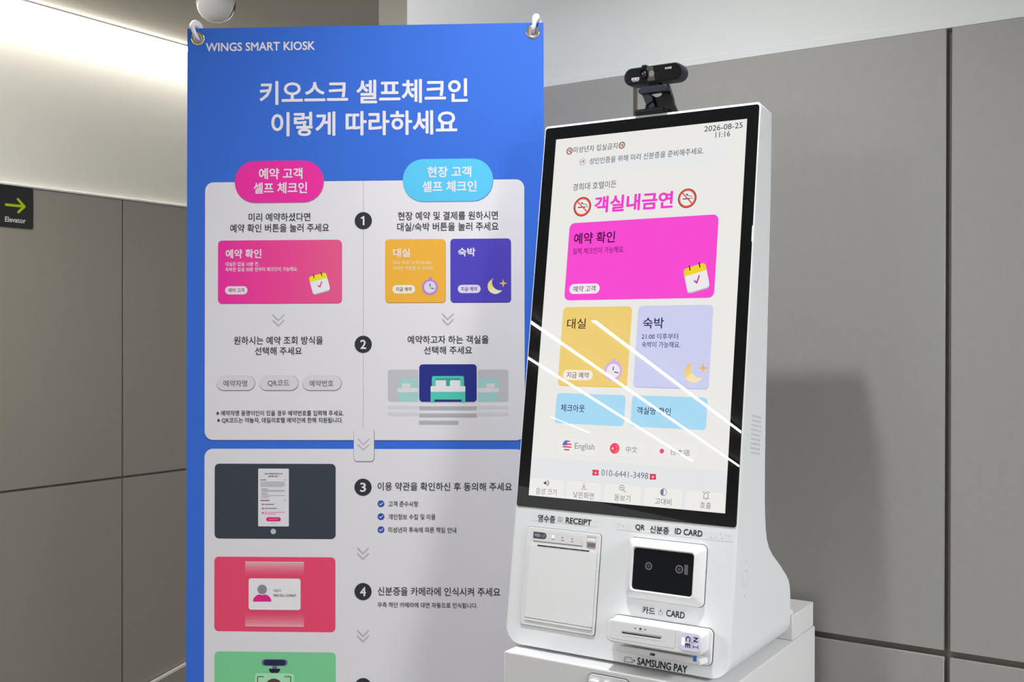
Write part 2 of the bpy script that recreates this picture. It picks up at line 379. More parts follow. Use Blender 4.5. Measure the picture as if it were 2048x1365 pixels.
# ------------------------------------------------------------------ banner
BH = 1.90; BW = 0.60 * BS
TB = Matrix.Translation((0, 0, -BH))
MBAN = PB.matrix(EYE)
ban = thing('banner', 'tall blue printed check-in banner hanging left of the kiosk', 'banner', MBAN @ TB)
BIN = Matrix.Translation((0, 0, BH))
gc = [PB.at(396, 78), PB.at(1065.6, 64.2)]; GR = 0.0062 * BS
cu = bpy.data.curves.new('sheet', 'CURVE'); cu.dimensions = '2D'; cu.fill_mode = 'BOTH'; cu.extrude = 0.0003
def spline(P):
    sp = cu.splines.new('POLY'); sp.points.add(len(P) - 1); sp.use_cyclic_u = True
    for q, p in zip(sp.points, P): q.co = (p[0], p[1], 0, 1)
spline([(-BW / 2, -BH), (BW / 2, -BH), (BW / 2, 0), (-BW / 2, 0)])
for g in gc: spline([(g[0] + GR * math.cos(i * math.pi / 14), g[1] + GR * math.sin(i * math.pi / 14)) for i in range(28)])
o = bpy.data.objects.new('sheet', cu); C.objects.link(o); bpy.context.view_layer.update()
me = bpy.data.meshes.new_from_object(o.evaluated_get(bpy.context.evaluated_depsgraph_get())); bpy.data.objects.remove(o)
me.transform(Matrix.Rotation(math.pi / 2, 4, 'X')); me.materials.clear(); me.materials.append(ink(51, 101, 198))
sh = link('printed_sheet', me, ban, BIN)
for g in gc:
    b = MB(); prof = []
    for i in range(13):
        a = math.pi * i / 12; prof.append((GR * 1.42 - GR * 0.46 * math.cos(a), -0.0004 - 0.0016 * math.sin(a)))
    prof += [(GR * 1.86, 0.0012), (GR * 0.96, 0.0012)]
    b.lathe(prof + [prof[0]], M_BRASS, c=(g[0], 0, g[1]), axis='y', n=36); e = b.build('eyelet', ban, BIN); e['label'] = 'brass eyelet'
def BP(base=1): return Print(PB, -0.0003, base)
WHT, DRK, PAPER = ink(214, 211, 217), ink(44, 44, 52), ink(211, 209, 214)
GRY = ink(172, 172, 180)
p = BP(); p.text('WINGS SMART KIOSK', (411.7, 94.2), (630, 92), WHT, h=17.5, bold=0.022); p.build('brand_lettering', ban, BIN)
p = BP(); p.text('키오스크 셀프체크인', (519.4, 186.5), (935.5, 181), WHT, h=48, bold=0.022).text('이렇게 따라하세요', (542.5, 248.3), (914.6, 245.2), WHT, h=49, bold=0.022)
p.build('headline_lettering', ban, BIN)
# upper panel
p = BP(0); sv = p.uv
u0, u1 = sv(409.8, 600)[0], sv(1048.6, 400)[0]; va = sv(430, 365)[1]; vb = sv(600, 880.8)[1]; R17 = 17 * p.k(700, 600)
p.poly(rrect2(u0 - 0.0004, vb - 0.0016, u1 + 0.0006, va + 0.0003, R17), ink(40, 62, 130), 0.5); p.poly(rrect2(u0, vb, u1, va, R17), PAPER, 1)
p.stroke([(726.8, 362), (726.8, 424)], 0.8, ink(150, 150, 165), 2, False).stroke([(726.6, 460), (726.4, 671)], 0.8, ink(150, 150, 165), 2, False).stroke([(726.4, 707), (726.4, 858)], 0.8, ink(150, 150, 165), 2, False)
p.build('upper_panel', ban, BIN)
p = BP(0); vc = sv(600, 898.4)[1]; p.poly(rrect2(sv(408.7, 1100)[0], -BH + 0.05, u1, vc, R17), PAPER, 1); p.build('lower_panel', ban, BIN)
# heading pills
for q, col, txt, sh_ in (((469.6, 322.7, 647.2, 404.3), ink(224, 44, 150), (('예약 고객', (517.9, 348.5), (605, 346.5), 22.5), ('셀프 체크인', (507.3, 377), (614.4, 375.5), 22.5)), ink(150, 120, 150)),
                         ((805.5, 318.9, 985.9, 402), ink(82, 182, 228), (('현장 고객', (854.7, 345), (942.6, 342.8), 22), ('셀프 체크인', (844.6, 374.5), (953.1, 371.8), 22.5)), ink(110, 120, 165))):
    p = BP(); p.rr(q[0] + 0.3, q[1] + 1.5, q[2] + 1, q[3] + 1.6, 41, sh_, 2).rr(*q, 41, col, 3)
    for s_, a, c, h in txt: p.text(s_, a, c, WHT, h=h, bold=0.022, l=4.5)
    p.build('heading_pill', ban, BIN)
# instructions
for L in ((('미리 예약하셨다면', (497.5, 435.2), (620.8, 434), 17), ('예약 확인 버튼을 눌러 주세요', (460.5, 457), (658.3, 455.5), 17)),
          (('현장 예약 및 결제를 원하시면', (796, 432.6), (995.8, 430.8), 17), ('대실/숙박 버튼을 눌러 주세요', (794.4, 454.4), (997.2, 452.8), 17)),
          (('원하시는 예약 조회 방식을', (468, 681.4), (646, 681.2), 16.5), ('선택해 주세요', (510, 702.4), (604, 702.4), 16)),
          (('예약하고자 하는 객실을', (815.3, 680), (977.3, 679.4), 16.5), ('선택해 주세요', (848, 701.2), (944.2, 700.8), 16)),
          (('※ 예약자명 동명이인이 있을 경우 예약번호를 입력해 주세요.', (432.8, 827), (687.6, 826.8), 11), ('※ QR코드는 야놀자, 데일리호텔 예약건에 한해 지원됩니다.', (434.5, 841.4), (686, 841.2), 11.5)),
          (('이용 약관을 확인하신 후 동의해 주세요', (755.4, 973.6), (1024, 974), 17),),
          (('신분증을 카메라에 인식시켜 주세요', (755.4, 1183.4), (1000.6, 1184.6), 17.5), ('우측 하단 카메라에 대면 자동으로 인식됩니다.', (755.4, 1210.6), (955, 1211.8), 11))):
    p = BP()
    for s_, a, c, h in L: p.text(s_, a, c, DRK, h=h, bold=0.010)
    p.build('instruction_lettering', ban, BIN)
for s_, y, x1 in (('고객 준수사항', 1008.6, 836.8), ('개인정보 수집 및 이용', 1034.4, 871.2), ('미성년자 투숙에 따른 책임 안내', 1060.6, 912.6)):
    p = BP(); p.disc(762, y - 0.3, 7, ink(44, 78, 160), 2).stroke([(758.8, y - 0.4), (761.3, y + 2), (765.6, y - 2.6)], 1.4, WHT, 3)
    p.text(s_, (777, y), (x1, y + 0.2), DRK, h=11.5, bold=0.010); p.build('checklist_item', ban, BIN)
for n, x, y in (('1', 726.7, 441.8), ('2', 726.6, 689.2), ('3', 726.2, 975.2), ('4', 726.2, 1184), ('5', 726.4, 1374.2)):
    p = BP(); p.disc(x, y, 17.3, ink(46, 46, 54), 4, 40); w = 3.6 if n == '1' else 6.0
    if n == '1': p.stroke([(x + 0.6, y - 9), (x + 0.6, y + 9)], 3.4, WHT, 6, False).stroke([(x + 1.2, y - 8.2), (x - 4.6, y - 4.6)], 2.8, WHT, 6.2, False)
    else: p.text(n, (x - w, y), (x + w, y), WHT, h=18.5, bold=0.018, l=6)
    p.build('step_badge', ban, BIN)
def chev(p, x, y, m=GRY, l=5, w=2.4):
    for dy in (0, 11): p.stroke([(x - 10.8, y - 10.8 + dy), (x, y + dy), (x + 10.8, y - 10.8 + dy)], w, m, l)
for x, y in ((557, 641), (895.7, 639), (726.2, 1107.6), (726.2, 1272.8)):
    p = BP(); chev(p, x, y); p.build('chevron_mark', ban, BIN)
p = BP(); p.rr(707.2, 857.4, 749, 925, 8, ink(120, 118, 130), 2.5).rr(707.7, 857.2, 747.8, 923, 7, PAPER, 3.5); chev(p, 727.2, 889.8); p.build('connector_box', ban, BIN)

def gradient_rr(p, x0, y0, x1, y1, r, c0, c1, l, n=14):
    """A printed two-colour ramp: the rounded card plus upright colour bands inside its corners."""
    a, c = p.uv(x0, y0), p.uv(x1, y1); rr_ = r * p.k(x0, y0); mixc = lambda t: ink(*[int(round(c0[i] + (c1[i] - c0[i]) * t)) for i in range(3)])
    W = c[0] - a[0]; full = rrect2(*a, *c, rr_, 8)
    for i in range(n):
        lo, hi = a[0] + W * i / n, a[0] + W * (i + 1) / n; Q = clip(clip(full, lo, 1), hi, -1)
        if len(Q) > 2: p.poly(Q, mixc((i + 0.5) / n), l)
def clip(P, x, sgn):
    out = []
    for i in range(len(P)):
        a, b = P[i], P[(i + 1) % len(P)]; ia, ib = (a[0] - x) * sgn >= 0, (b[0] - x) * sgn >= 0
        if ia: out.append(a)
        if ia != ib: t = (x - a[0]) / (b[0] - a[0]); out.append((x, a[1] + t * (b[1] - a[1])))
    return out
def calendar(p, x, y, w, h, colf, l, tilt=15):
    """Little tilted tear-off calendar with a tick."""
    t = math.radians(tilt); c = p.uv(x, y); k = p.k(x, y); w, h = w * k / 2, h * k / 2
    R = lambda q: (c[0] + q[0] * math.cos(t) - q[1] * math.sin(t), c[1] + q[0] * math.sin(t) + q[1] * math.cos(t))
    rr_ = min(w, h) * 0.28
    p.poly([R((q[0] - w * 0.03, q[1] - h * 0.10)) for q in rrect2(-w, -h, w, h, rr_)], colf(176, 186, 190), l)
    p.poly([R(q) for q in rrect2(-w, -h, w, h, rr_)], colf(238, 236, 238), l + 0.7)
    top = [q for q in rrect2(-w, -h, w, h, rr_) if q[1] > h * 0.42] ; top = sorted(top, key=lambda q: math.atan2(q[1] - h * 0.6, q[0]))
    p.poly([R(q) for q in [(w, h * 0.38)] + top + [(-w, h * 0.38)]], colf(245, 215, 40), l + 1.4)
    for s_ in (-0.42, 0.48): p.poly([R((s_ * w + q[0], h * 0.92 + q[1])) for q in rrect2(-w * 0.055, -h * 0.20, w * 0.055, h * 0.24, w * 0.05)], colf(40, 46, 50), l + 2)
    T = [(-0.30, -0.22), (-0.05, -0.50), (0.36, 0.10), (0.24, 0.16), (-0.06, -0.28), (-0.22, -0.12)]
    p.poly([R((q[0] * w, q[1] * h)) for q in T], colf(200, 60, 150), l + 2)
def clock(p, x, y, r, colf, l, face, rim, sx=1.0):
    p.disc(x + 1, y - r * 1.06, r * 0.22, rim, l, sx=sx).disc(x, y, r, rim, l + 0.6, sx=sx).disc(x, y, r * 0.74, face, l + 1.2, sx=sx)
    p.stroke([(x + 0.3, y - r * 0.40), (x, y - r * 0.08)], r * 0.10, colf(60, 50, 60), l + 1.8).stroke([(x + r * 0.15, y + r * 0.12), (x + r * 0.48, y + r * 0.18)], r * 0.10, colf(60, 50, 60), l + 1.8)
def moon(p, x, y, r, colf, l, sr=0.55, sdx=1.35, sdy=-0.45, sx=1.0):
    c = p.uv(x, y); k = p.k(x, y) * r; a0, a1 = math.radians(100), math.radians(330); ox, oy = 0.62, 0.52
    out = [(math.cos(a0 + (a1 - a0) * i / 20), math.sin(a0 + (a1 - a0) * i / 20)) for i in range(21)]
    e, s_ = out[-1], out[0]; r2 = math.hypot(e[0] - ox, e[1] - oy); b0 = math.atan2(e[1] - oy, e[0] - ox); b1 = math.atan2(s_[1] - oy, s_[0] - ox)
    b0 = b0 + 2 * math.pi if b0 < b1 else b0
    if b0 - b1 > math.pi: b0 -= 0
    inn = [(ox + r2 * math.cos(b0 + (b1 - b0) * i / 16), oy + r2 * math.sin(b0 + (b1 - b0) * i / 16)) for i in range(17)]
    for i in range(16):
        A = [out[int(round(20 * j / 16))] for j in (i, i + 1)]; B = [inn[16 - i], inn[15 - i]]
        yel = (244, 222 - 4 * abs(i - 8), 120) if i < 8 else (246, 232, 170 + 4 * (i - 8))
        p.poly([(c[0] + q[0] * k * sx, c[1] + q[1] * k) for q in (A[0], A[1], B[1], B[0])], colf(*yel), l)
    st = []
    for i in range(8):
        rr_ = sr if i % 2 == 0 else sr * 0.30; st.append((c[0] + k * sx * (sdx + rr_ * math.sin(i * math.pi / 4)), c[1] + k * (-sdy + rr_ * math.cos(i * math.pi / 4))))
    for i in range(8): p.poly([(c[0] + k * sx * sdx, c[1] - k * sdy), st[i], st[(i + 1) % 8]], colf(238, 186, 70), l)
# step 1 cards
p = BP(); p.rr(436.6, 483, 684, 607.4, 8, ink(170, 60, 110), 2); gradient_rr(p, 436.3, 481.6, 683.3, 606.2, 8, (226, 44, 150), (214, 84, 128), 3)
p.text('예약 확인', (451.6, 508.2), (523, 507.6), WHT, h=18.5, bold=0.024, l=4.5).text('대실은 입실 10분 전.', (451, 528.6), (518.4, 528.6), WHT, h=8.6, bold=0.012, l=4.5)
p.text('숙박은 입실 30분 전부터 체크인이 가능해요.', (451, 539), (595.7, 539), WHT, h=8.6, bold=0.012, l=4.5)
p.rr(450.4, 573.1, 495, 589.2, 8, ink(228, 212, 222), 4).text('예약 고객', (456.7, 581), (488.6, 581), ink(160, 60, 110), h=8.6, bold=0.01, l=5.5)
calendar(p, 639.2, 567, 36, 36, ink, 4.5); p.build('reservation_card', ban, BIN)
p = BP(); p.rr(770.6, 480.4, 891.6, 606.3, 7, ink(150, 110, 50), 2).rr(770.3, 479.2, 891, 605.2, 7, ink(222, 164, 58), 3)
p.text('대실', (786.2, 506), (820, 506), WHT, h=17.5, bold=0.024, l=4.5).text('대실 마감 시각(20:00)', (785.8, 526.2), (861.7, 526), ink(236, 214, 170), h=8.8, bold=0.006, l=4.5)
p.text('까지만 이용할 수 있어요.', (785.8, 536.8), (867.6, 536.6), ink(236, 214, 170), h=8.6, bold=0.006, l=4.5)
p.rr(785, 570.7, 830.2, 587.1, 8, ink(232, 218, 205), 4).text('지금 예약', (791.9, 579), (823.7, 579), ink(120, 80, 40), h=8.6, bold=0.01, l=5.5)
clock(p, 860, 574.6, 16, ink, 4, ink(206, 196, 214), ink(170, 124, 200)); p.build('day_use_card', ban, BIN)
p = BP(); p.rr(901, 479, 1022.4, 605.8, 7, ink(50, 40, 110), 2).rr(900.8, 478.1, 1021.8, 604.7, 7, ink(72, 62, 172), 3)
p.text('숙박', (916, 504.5), (950.8, 504.3), WHT, h=17.5, bold=0.024, l=4.5)
p.rr(915.6, 570.2, 961.3, 586.4, 8, ink(208, 200, 222), 4).text('지금 예약', (922.2, 578.3), (954.3, 578.2), ink(60, 50, 130), h=8.6, bold=0.01, l=5.5)
moon(p, 990.6, 573, 15.5, ink, 4, sdx=1.02, sdy=-0.38); p.build('overnight_card', ban, BIN)
for s_, a, c in (('예약자명', (432.8, 509), (446.9, 494.4)), ('QR코드', (518.8, 595.7), (535.5, 578.6)), ('예약번호', (605, 682.2), (619, 667))):
    p = BP(); p.rr(a[0] - 0.2, 752.0, a[1] + 1.4, 782.6, 15, ink(120, 112, 128), 2).rr(a[0], 752.2, a[1] + 0.4, 780.8, 14.5, ink(206, 200, 208), 3)
    p.text(s_, (c[0], 767.4), (c[1], 767.4), ink(110, 106, 116), h=13, bold=0.012, l=4.5); p.build('option_pill', ban, BIN)
# room picture
def bed(p, x, y, w, colt, colw, l):
    r = w / 290.0
    p.rr(x - 137 * r, y - 108 * r, x + 137 * r, y + 10 * r, 16 * r, colt, l).rr(x - 104 * r, y - 90 * r, x + 104 * r, y - 10 * r, 5 * r, ink(52, 150, 140) if colw is WHT else colt, l + 0.4)
    p.rr(x - 105 * r, y - 72 * r, x - 16 * r, y - 20 * r, 8 * r, colw, l + 1).rr(x + 16 * r, y - 72 * r, x + 105 * r, y - 20 * r, 8 * r, colw, l + 1)
    p.rr(x - 148 * r, y + 26 * r, x + 148 * r, y + 92 * r, 4 * r, colt, l + 1).rr(x - 148 * r, y - 22 * r, x + 148 * r, y + 26 * r, 6 * r, colw, l + 1.6)
    p.rr(x - 148 * r, y + 70 * r, x - 116 * r, y + 118 * r, 2 * r, colt, l + 0.6).rr(x + 116 * r, y + 70 * r, x + 148 * r, y + 118 * r, 2 * r, colt, l + 0.6)
p = BP()
for x0, x1, xb in ((775.7, 836.5, 829), (955.6, 1016.9, 963.5)):
    p.rr(x0, 739.8, x1, 804, 5, ink(180, 180, 187), 2)
    a, c = (796, 836.5) if x0 < 800 else (955.6, 997)
    p.rr(a, 758.5, c, 784, 4, ink(150, 196, 192), 2.6).rr(a, 784, c, 804, 1.5, ink(150, 196, 192), 2.6).rr(a - 0.8 if a < 900 else a, 776.5, c + (0.8 if a > 900 else 0), 785.4, 1.5, ink(206, 202, 206), 3.2)
    xp = 812.5 if x0 < 800 else 981; p.rr(xp - 8.5, 767, xp + 8.5, 776, 2, ink(206, 202, 206), 3.2)
    for y0, y1 in ((812, 819), (825, 832.5)): p.rr(x0, y0, x1, y1, 1, ink(198, 197, 202), 2)
p.rr(837.5, 728.2, 954.6, 805.6, 7.5, PAPER, 3.8).rr(838.5, 729.2, 953.6, 804.5, 7, ink(34, 44, 124), 4.4); bed(p, 896, 778, 69.5 * 290 / 296, ink(74, 186, 168), WHT, 5)
for y0, y1, x1 in ((813.2, 820.4, 953.8), (827.4, 834.8, 953.8), (842, 849.4, 916.9)): p.rr(838.4, y0, x1, y1, 0.5, ink(166, 166, 174), 4)
p.build('room_picture', ban, BIN)
# terms picture
p = BP(); p.rr(429.5, 927.9, 671.4, 1079.2, 9, ink(52, 60, 68), 2).rr(516.5, 937.8, 577.8, 1053.7, 1.8, PAPER, 3)
p.text('아래 사항을 확인하신 후', (529, 948.2), (564.6, 948), DRK, h=3.6, bold=0.02, l=4).text('동의해주세요.', (537, 953.4), (557, 953.3), DRK, h=3.6, bold=0.02, l=4)
for x0, x1, y, w, cc in ((521, 532.5, 960.3, 1.3, (60, 60, 66)), (567, 573, 960.3, 0.9, (130, 130, 138)), (521, 569, 964.6, .8, (125, 125, 132)), (521, 570, 967, .8, (125, 125, 132)), (521, 570, 969.3, .8, (125, 125, 132)), (521, 571, 971.6, .8, (125, 125, 132)), (521, 566, 973.6, .8, (125, 125, 132)),
                         (522.5, 536, 978.6, 1, (80, 80, 86)), (522.5, 569, 981.4, .8, (125, 125, 132)), (522.5, 570, 983.6, .8, (125, 125, 132)), (522.5, 533, 986, .8, (125, 125, 132)), (522.5, 536, 989, 1, (80, 80, 86)), (522.5, 570, 991.8, .8, (125, 125, 132)), (522.5, 540, 994.2, .8, (150, 150, 156)), (522.5, 536, 996.7, .8, (150, 150, 156)),
                         (521, 539, 1001.7, 1.6, (60, 60, 66)), (567, 573, 1001.7, .9, (130, 130, 138)), (529, 548, 1009.6, 1.3, (66, 66, 72)), (529, 554, 1017.6, 1.3, (66, 66, 72)), (528, 570, 1025.4, 1.1, (214, 90, 140)), (528, 552, 1028.6, 1.1, (214, 90, 140)), (541.5, 552, 1047.7, .8, (160, 160, 166))):
    p.stroke([(x0, y), (x1, y)], w, ink(*cc), 4, False)
for y in (1009.5, 1017.6, 1026.6): p.disc(525.6, y, 1.7, ink(176, 34, 80), 4.2, 12)
p.rr(532.6, 1035, 561.6, 1043.4, 4, ink(204, 30, 110), 4).text('동의하고 다음단계로 가기', (537.6, 1039.2), (556.6, 1039.2), WHT, h=2.2, l=5)
p.disc(546.8, 1063.6, 5.4, ink(190, 190, 196), 4).ring(546.8, 1063.6, 2.6, 3.2, ink(150, 150, 160), 5); p.build('terms_picture', ban, BIN)
# identity card picture
p = BP(); p.rr(428.9, 1113.9, 670.9, 1265.6, 9, ink(218, 68, 104), 2)
for i in range(12):
    t_ = ((11 - i) / 11.0) ** 1.3; cc = ink(*[int(218 + (236 - 218) * t_ * .9), int(68 + (200 - 68) * t_ * .9), int(104 + (200 - 104) * t_ * .9)])
    p.rr(490.5, 1124 + i * 2.7, 608, 1126.8 + i * 2.7, 0.2, cc, 3); p.rr(490.5, 1251.4 - i * 2.7, 608, 1254.2 - i * 2.7, 0.2, cc, 3)
p.rr(490.5, 1124, 608, 1125.4, 0.2, ink(240, 222, 214), 4).rr(490.5, 1252.8, 608, 1254.2, 0.2, ink(240, 222, 214), 4)
p.rr(497.6, 1158.4, 601.8, 1222, 5, ink(176, 120, 134), 4.4).rr(497.5, 1157.3, 601.2, 1220.7, 5, ink(220, 218, 222), 5)
p.disc(524.6, 1179.6, 9.7, ink(128, 132, 140), 6.5)
b0, b1 = (506.2, 1204), (543, 1204)
p.pix([b0] + [(524.6 + 18.4 * math.cos(math.radians(a)), 1203 - 14.5 * math.sin(math.radians(a))) for a in range(175, -1, -12)] + [b1], ink(206, 36, 130), 5.8).disc(524.6, 1179.6, 11.2, ink(220, 218, 222), 6.2)
p.text('야놀자', (546.9, 1182), (562.5, 1182), DRK, h=6, l=6).text('900102-1234567', (546.9, 1191.6), (593, 1191.8), DRK, h=5.2, bold=0.012, l=6); p.build('identity_card_picture', ban, BIN)
# face camera picture
p = BP(); p.rr(428.9, 1303.3, 671.6, 1455, 9, ink(114, 194, 140), 2)
p.rr(523.6, 1319.2, 575.2, 1332.8, 6.8, ink(92, 86, 150), 4).rr(527.8, 1320.2, 571, 1332, 5.4, ink(38, 34, 70), 4.6).disc(543.6, 1326, 1.7, ink(18, 16, 34), 5.4)
p.rr(545, 1332.6, 553.8, 1338.4, 0.3, ink(92, 92, 160), 4).pix([(538, 1338.2), (560.4, 1338.2), (559.6, 1343), (556, 1346.6), (542.6, 1346.6), (538.8, 1343)], ink(28, 30, 44), 4)
p.rr(510, 1347, 588.4, 1440, 6, ink(158, 214, 174), 3)
for s_ in (-1, 1): p.stroke([(548.5 + s_ * 20.5, 1354), (548.5 + s_ * 33, 1354), (548.5 + s_ * 33, 1368)], 1.8, ink(70, 96, 78), 5, False)
p.disc(548, 1378, 20, ink(84, 56, 58), 5, sx=0.95).rr(534, 1374, 562, 1402, 12, ink(226, 178, 150), 6); p.build('face_camera_picture', ban, BIN)

# stand behind the banner with two white hooks
hub = (0.0, 0.11, -0.62)
st = thing('banner_stand', 'white plastic banner stand hooks holding the top corners of the blue banner', 'banner stand', MBAN @ Matrix.Translation((0, 0.11, -BO[2] - EYE)))
SIN = Matrix.Translation((0, -0.11, BO[2] + EYE))
zf = -BO[2] - EYE
b = MB(); b.tube([(0, 0.11, zf + 0.03), (0, 0.11, -0.5)], 0.012, M_STEEL); b.build('pole', st, SIN)
b = MB(); b.lathe([(0.0, 0.001), (0.17, 0.001), (0.17, 0.02), (0.15, 0.035), (0.02, 0.05), (0.0, 0.05)], M_PLASTIC, c=(0, 0.11, zf), n=40); b.build('base', st, SIN)
b = MB(); b.lathe([(0, -0.03), (0.03, -0.03), (0.03, 0.03), (0, 0.03)], M_PLASTIC, c=(0, 0.11, -0.5), axis='y'); b.build('hub', st, SIN)
for g, sgn in ((gc[0], -1), (gc[1], 1)):
    top = PB.at(391.5, 48) if sgn < 0 else PB.at(1073.5, 35)
    b = MB(); b.tube([(sgn * 0.02, 0.10, -0.49), (g[0] * 0.99, 0.022, -0.06)], 0.0045, M_STEEL); b.build('arm', st, SIN)
    pr = PB.at(386.5, 54) if sgn < 0 else PB.at(1071, 48)
    path = [(g[0] * 0.99, 0.022, -0.06), (top[0], 0.017, -0.025), (top[0], 0.013, top[1] - 0.010), (top[0] - 0.001 * sgn, 0.009, top[1] - 0.002), (top[0] + (pr[0] - top[0]) * 0.4, 0.001, top[1] + 0.0005), (pr[0], -0.0065, top[1] - 0.006),
            (pr[0] + (g[0] - pr[0]) * 0.25, -0.009, -0.002), (pr[0] + (g[0] - pr[0]) * 0.6, -0.0085, -0.010), (g[0] + 0.0004 * sgn, -0.005, g[1] + 0.002), (g[0], 0.002, g[1] - 0.0008), (g[0], 0.008, g[1] - 0.001)]
    P2 = []; Rr = [0.0090, 0.0092, 0.0092, 0.0086, 0.0068, 0.0050, 0.0038, 0.0036, 0.0035, 0.0033, 0.0030]; R2 = []
    for i in range(len(path) - 1):
        p0, p1, p2, p3 = [np.array(path[max(0, min(len(path) - 1, j))]) for j in (i - 1, i, i + 1, i + 2)]
        for q in range(5):
            u = q / 5.0; P2.append(0.5 * (2 * p1 + (p2 - p0) * u + (2 * p0 - 5 * p1 + 4 * p2 - p3) * u * u + (3 * p1 - p0 - 3 * p2 + p3) * u ** 3)); R2.append(Rr[i] + (Rr[i + 1] - Rr[i]) * u)
    P2.append(np.array(path[-1])); R2.append(Rr[-1])
    b = MB(); b.tube([tuple(q) for q in P2], R2, M_PLASTIC, 14); b.build('hook', st, SIN)

# ------------------------------------------------------------------ kiosk cabinet
KZ = KO[2] + KBASE                                            # kiosk underside, above the eye
MK = PKU.matrix(EYE)                                          # upright kiosk frame, origin at the screen centre
CB0, CB1, CF, CBK = -0.174, 0.1945, -0.1095, 0.310            # cabinet sides, front, back
CT = -0.5350                                                  # cabinet top
zf = -(KO[2] + EYE)
cab = thing('kiosk_cabinet', 'white metal cabinet the check-in kiosk stands on', 'cabinet', MK @ Matrix.Translation((0.014, 0.08, zf)))
CIN = Matrix.Translation((-0.014, -0.08, -zf))
b = MB(); b.box(CB0, CB1, CF, CBK, zf + 0.02, CT, M_WHITE2, 0.0022, 2); b.build('cabinet_body', cab, CIN)
b = MB(); b.box(CB0 + 0.015, CB1 - 0.015, CF + 0.015, CBK - 0.015, zf + 0.0005, zf + 0.0195, M_GAP); b.build('plinth', cab, CIN)
b = MB(); b.box(CB0 + 0.002, CB1 - 0.0025, 0.1955, CBK - 0.002, CT + 0.0003, CT + 0.0415, M_WHITE2, 0.002, 2); b.build('cable_housing', cab, CIN)
b = MB(); b.lathe([(0, 0), (0.005, 0), (0.005, 0.006), (0.003, 0.008), (0, 0.008)], M_PLASTIC, c=(0.184, 0.205, CT + 0.0416), n=20); b.build('cap', cab, CIN)
PC = Plane(KU, KO + KU[:, 1] * CF)                            # front of the cabinet
f0 = PC.at(1175.8, 1360)[0]; f1 = PC.at(1262, 1385)[0]; ft = PC.at(1192, 1347.5)[1]; ft2 = PC.at(1245, 1357.5)[1]; ft = (ft + ft2) / 2
b = MB(); b.prism(rrect2(f0, ft - 0.11, f1, ft, 0.010), CF - 0.0012, CF - 0.0001, M_GAP); b.prism(rrect2(f0 + 0.0008, ft - 0.1092, f1 - 0.0008, ft - 0.0008, 0.0093), CF - 0.0022, CF - 0.0011, M_WHITE2, 0.0006, 1)
lk = b.build('lock_plate', cab, CIN)
for x0, x1, dy in ((1182, 1200, 0), (1209, 1222, 0)):
    a = PC.at(x0, 1357 + (x0 - 1182) * .19); c = PC.at(x1, 1357)[0]
    b = MB(); b.prism(rrect2(a[0], a[1] - 0.03, c, a[1], 0.003), CF - 0.009, CF - 0.002, M_PLASTIC, 0.0012, 2)
    if x0 < 1200: b.lathe([(0, -0.0096), (0.0032, -0.0096), (0.0032, -0.008), (0, -0.008)], M_GAP, c=((a[0] + c) / 2, CF, a[1] - 0.007), axis='y', n=16)
    b.build('push_lock', lk)

# ------------------------------------------------------------------ kiosk
kio = thing('check_in_kiosk', 'white self check-in kiosk with a tall leaning touch screen, standing on the white cabinet', 'kiosk', MK @ Matrix.Translation((0, 0.06, KBASE)))
KIN = Matrix.Translation((0, -0.06, -KBASE))                  # upright frame with the screen centre as origin
FIN = KIN @ Matrix(((1, 0, 0, 0), (0, math.cos(LEAN), -math.sin(LEAN), 0), (0, math.sin(LEAN), math.cos(LEAN), 0), (0, 0, 0, 1)))   # leaning front face
U0, U1 = -0.1928, 0.1884
tl = -math.tan(LEAN)                                          # y of the front face per unit of height
def prof(zb, zt):
    """Side outline (y, z): up the leaning front, over the top, down the back, round the foot."""
    P = []
    for i in range(13): z = zb + (zt - zb) * i / 12; P.append((tl * z, z))
    P += [(0.0962, min(zt, 0.3115)), (0.0925, 0.18), (0.0825, 0.02), (0.0735, -0.13), (0.0700, -0.24), (0.0700, -0.288), (0.0712, -0.31), (0.0740, -0.332), (0.0800, -0.351), (0.0900, -0.3655), (0.1075, -0.3800),
          (0.1436, -0.4025), (0.1736, -0.4235), (0.1860, -0.4345), (0.1920, -0.4460), (0.1942, -0.4600), (0.1946, -0.5000)]
    for a in range(0, 91, 15): P.append((0.1806 + 0.014 * math.cos(math.radians(a)), max(zb, -0.514 - 0.014 * math.sin(math.radians(a)))))
    P += [(0.10, zb), (0.0, zb)]
    return P
rings = []
ds = [0, 0.0006, 0.002, 0.0045, 0.008, 0.0125, 0.018, 0.024, 0.030]
for d in ds + [None] + ds[::-1]:
    pass
seq = [(U0 + d, d) for d in ds] + [(U1 - d, d) for d in ds[::-1]]
for u, d in seq:
    zb = KBASE + 0.030 - math.sqrt(max(0, 0.030 ** 2 - (0.030 - d) ** 2)); rt = 0.006
    zt_ = 0.3208 - (rt - math.sqrt(max(0, rt * rt - max(0, rt - d) ** 2)))
    e = 0.0018 - math.sqrt(max(0, 0.0018 ** 2 - max(0, 0.0018 - d) ** 2))   # small roll on the side edges
    Pq = prof(zb, zt_)
    rings.append([(u, y + (e if k < 13 else -e * 0.5), z) for k, (y, z) in enumerate(Pq)])
b = MB(); b.loft(rings, M_WHITE, True, True); body = b.build('body_shell', kio, KIN)
for x, y in ((-0.15, -0.04), (0.14, -0.04), (-0.15, 0.15), (0.14, 0.15)):
    b = MB(); b.lathe([(0, CT + 0.0002), (0.012, CT + 0.0002), (0.012, KBASE + 0.004), (0, KBASE + 0.004)], M_GAP, c=(x, y, 0), n=20); b.build('foot', kio, KIN)
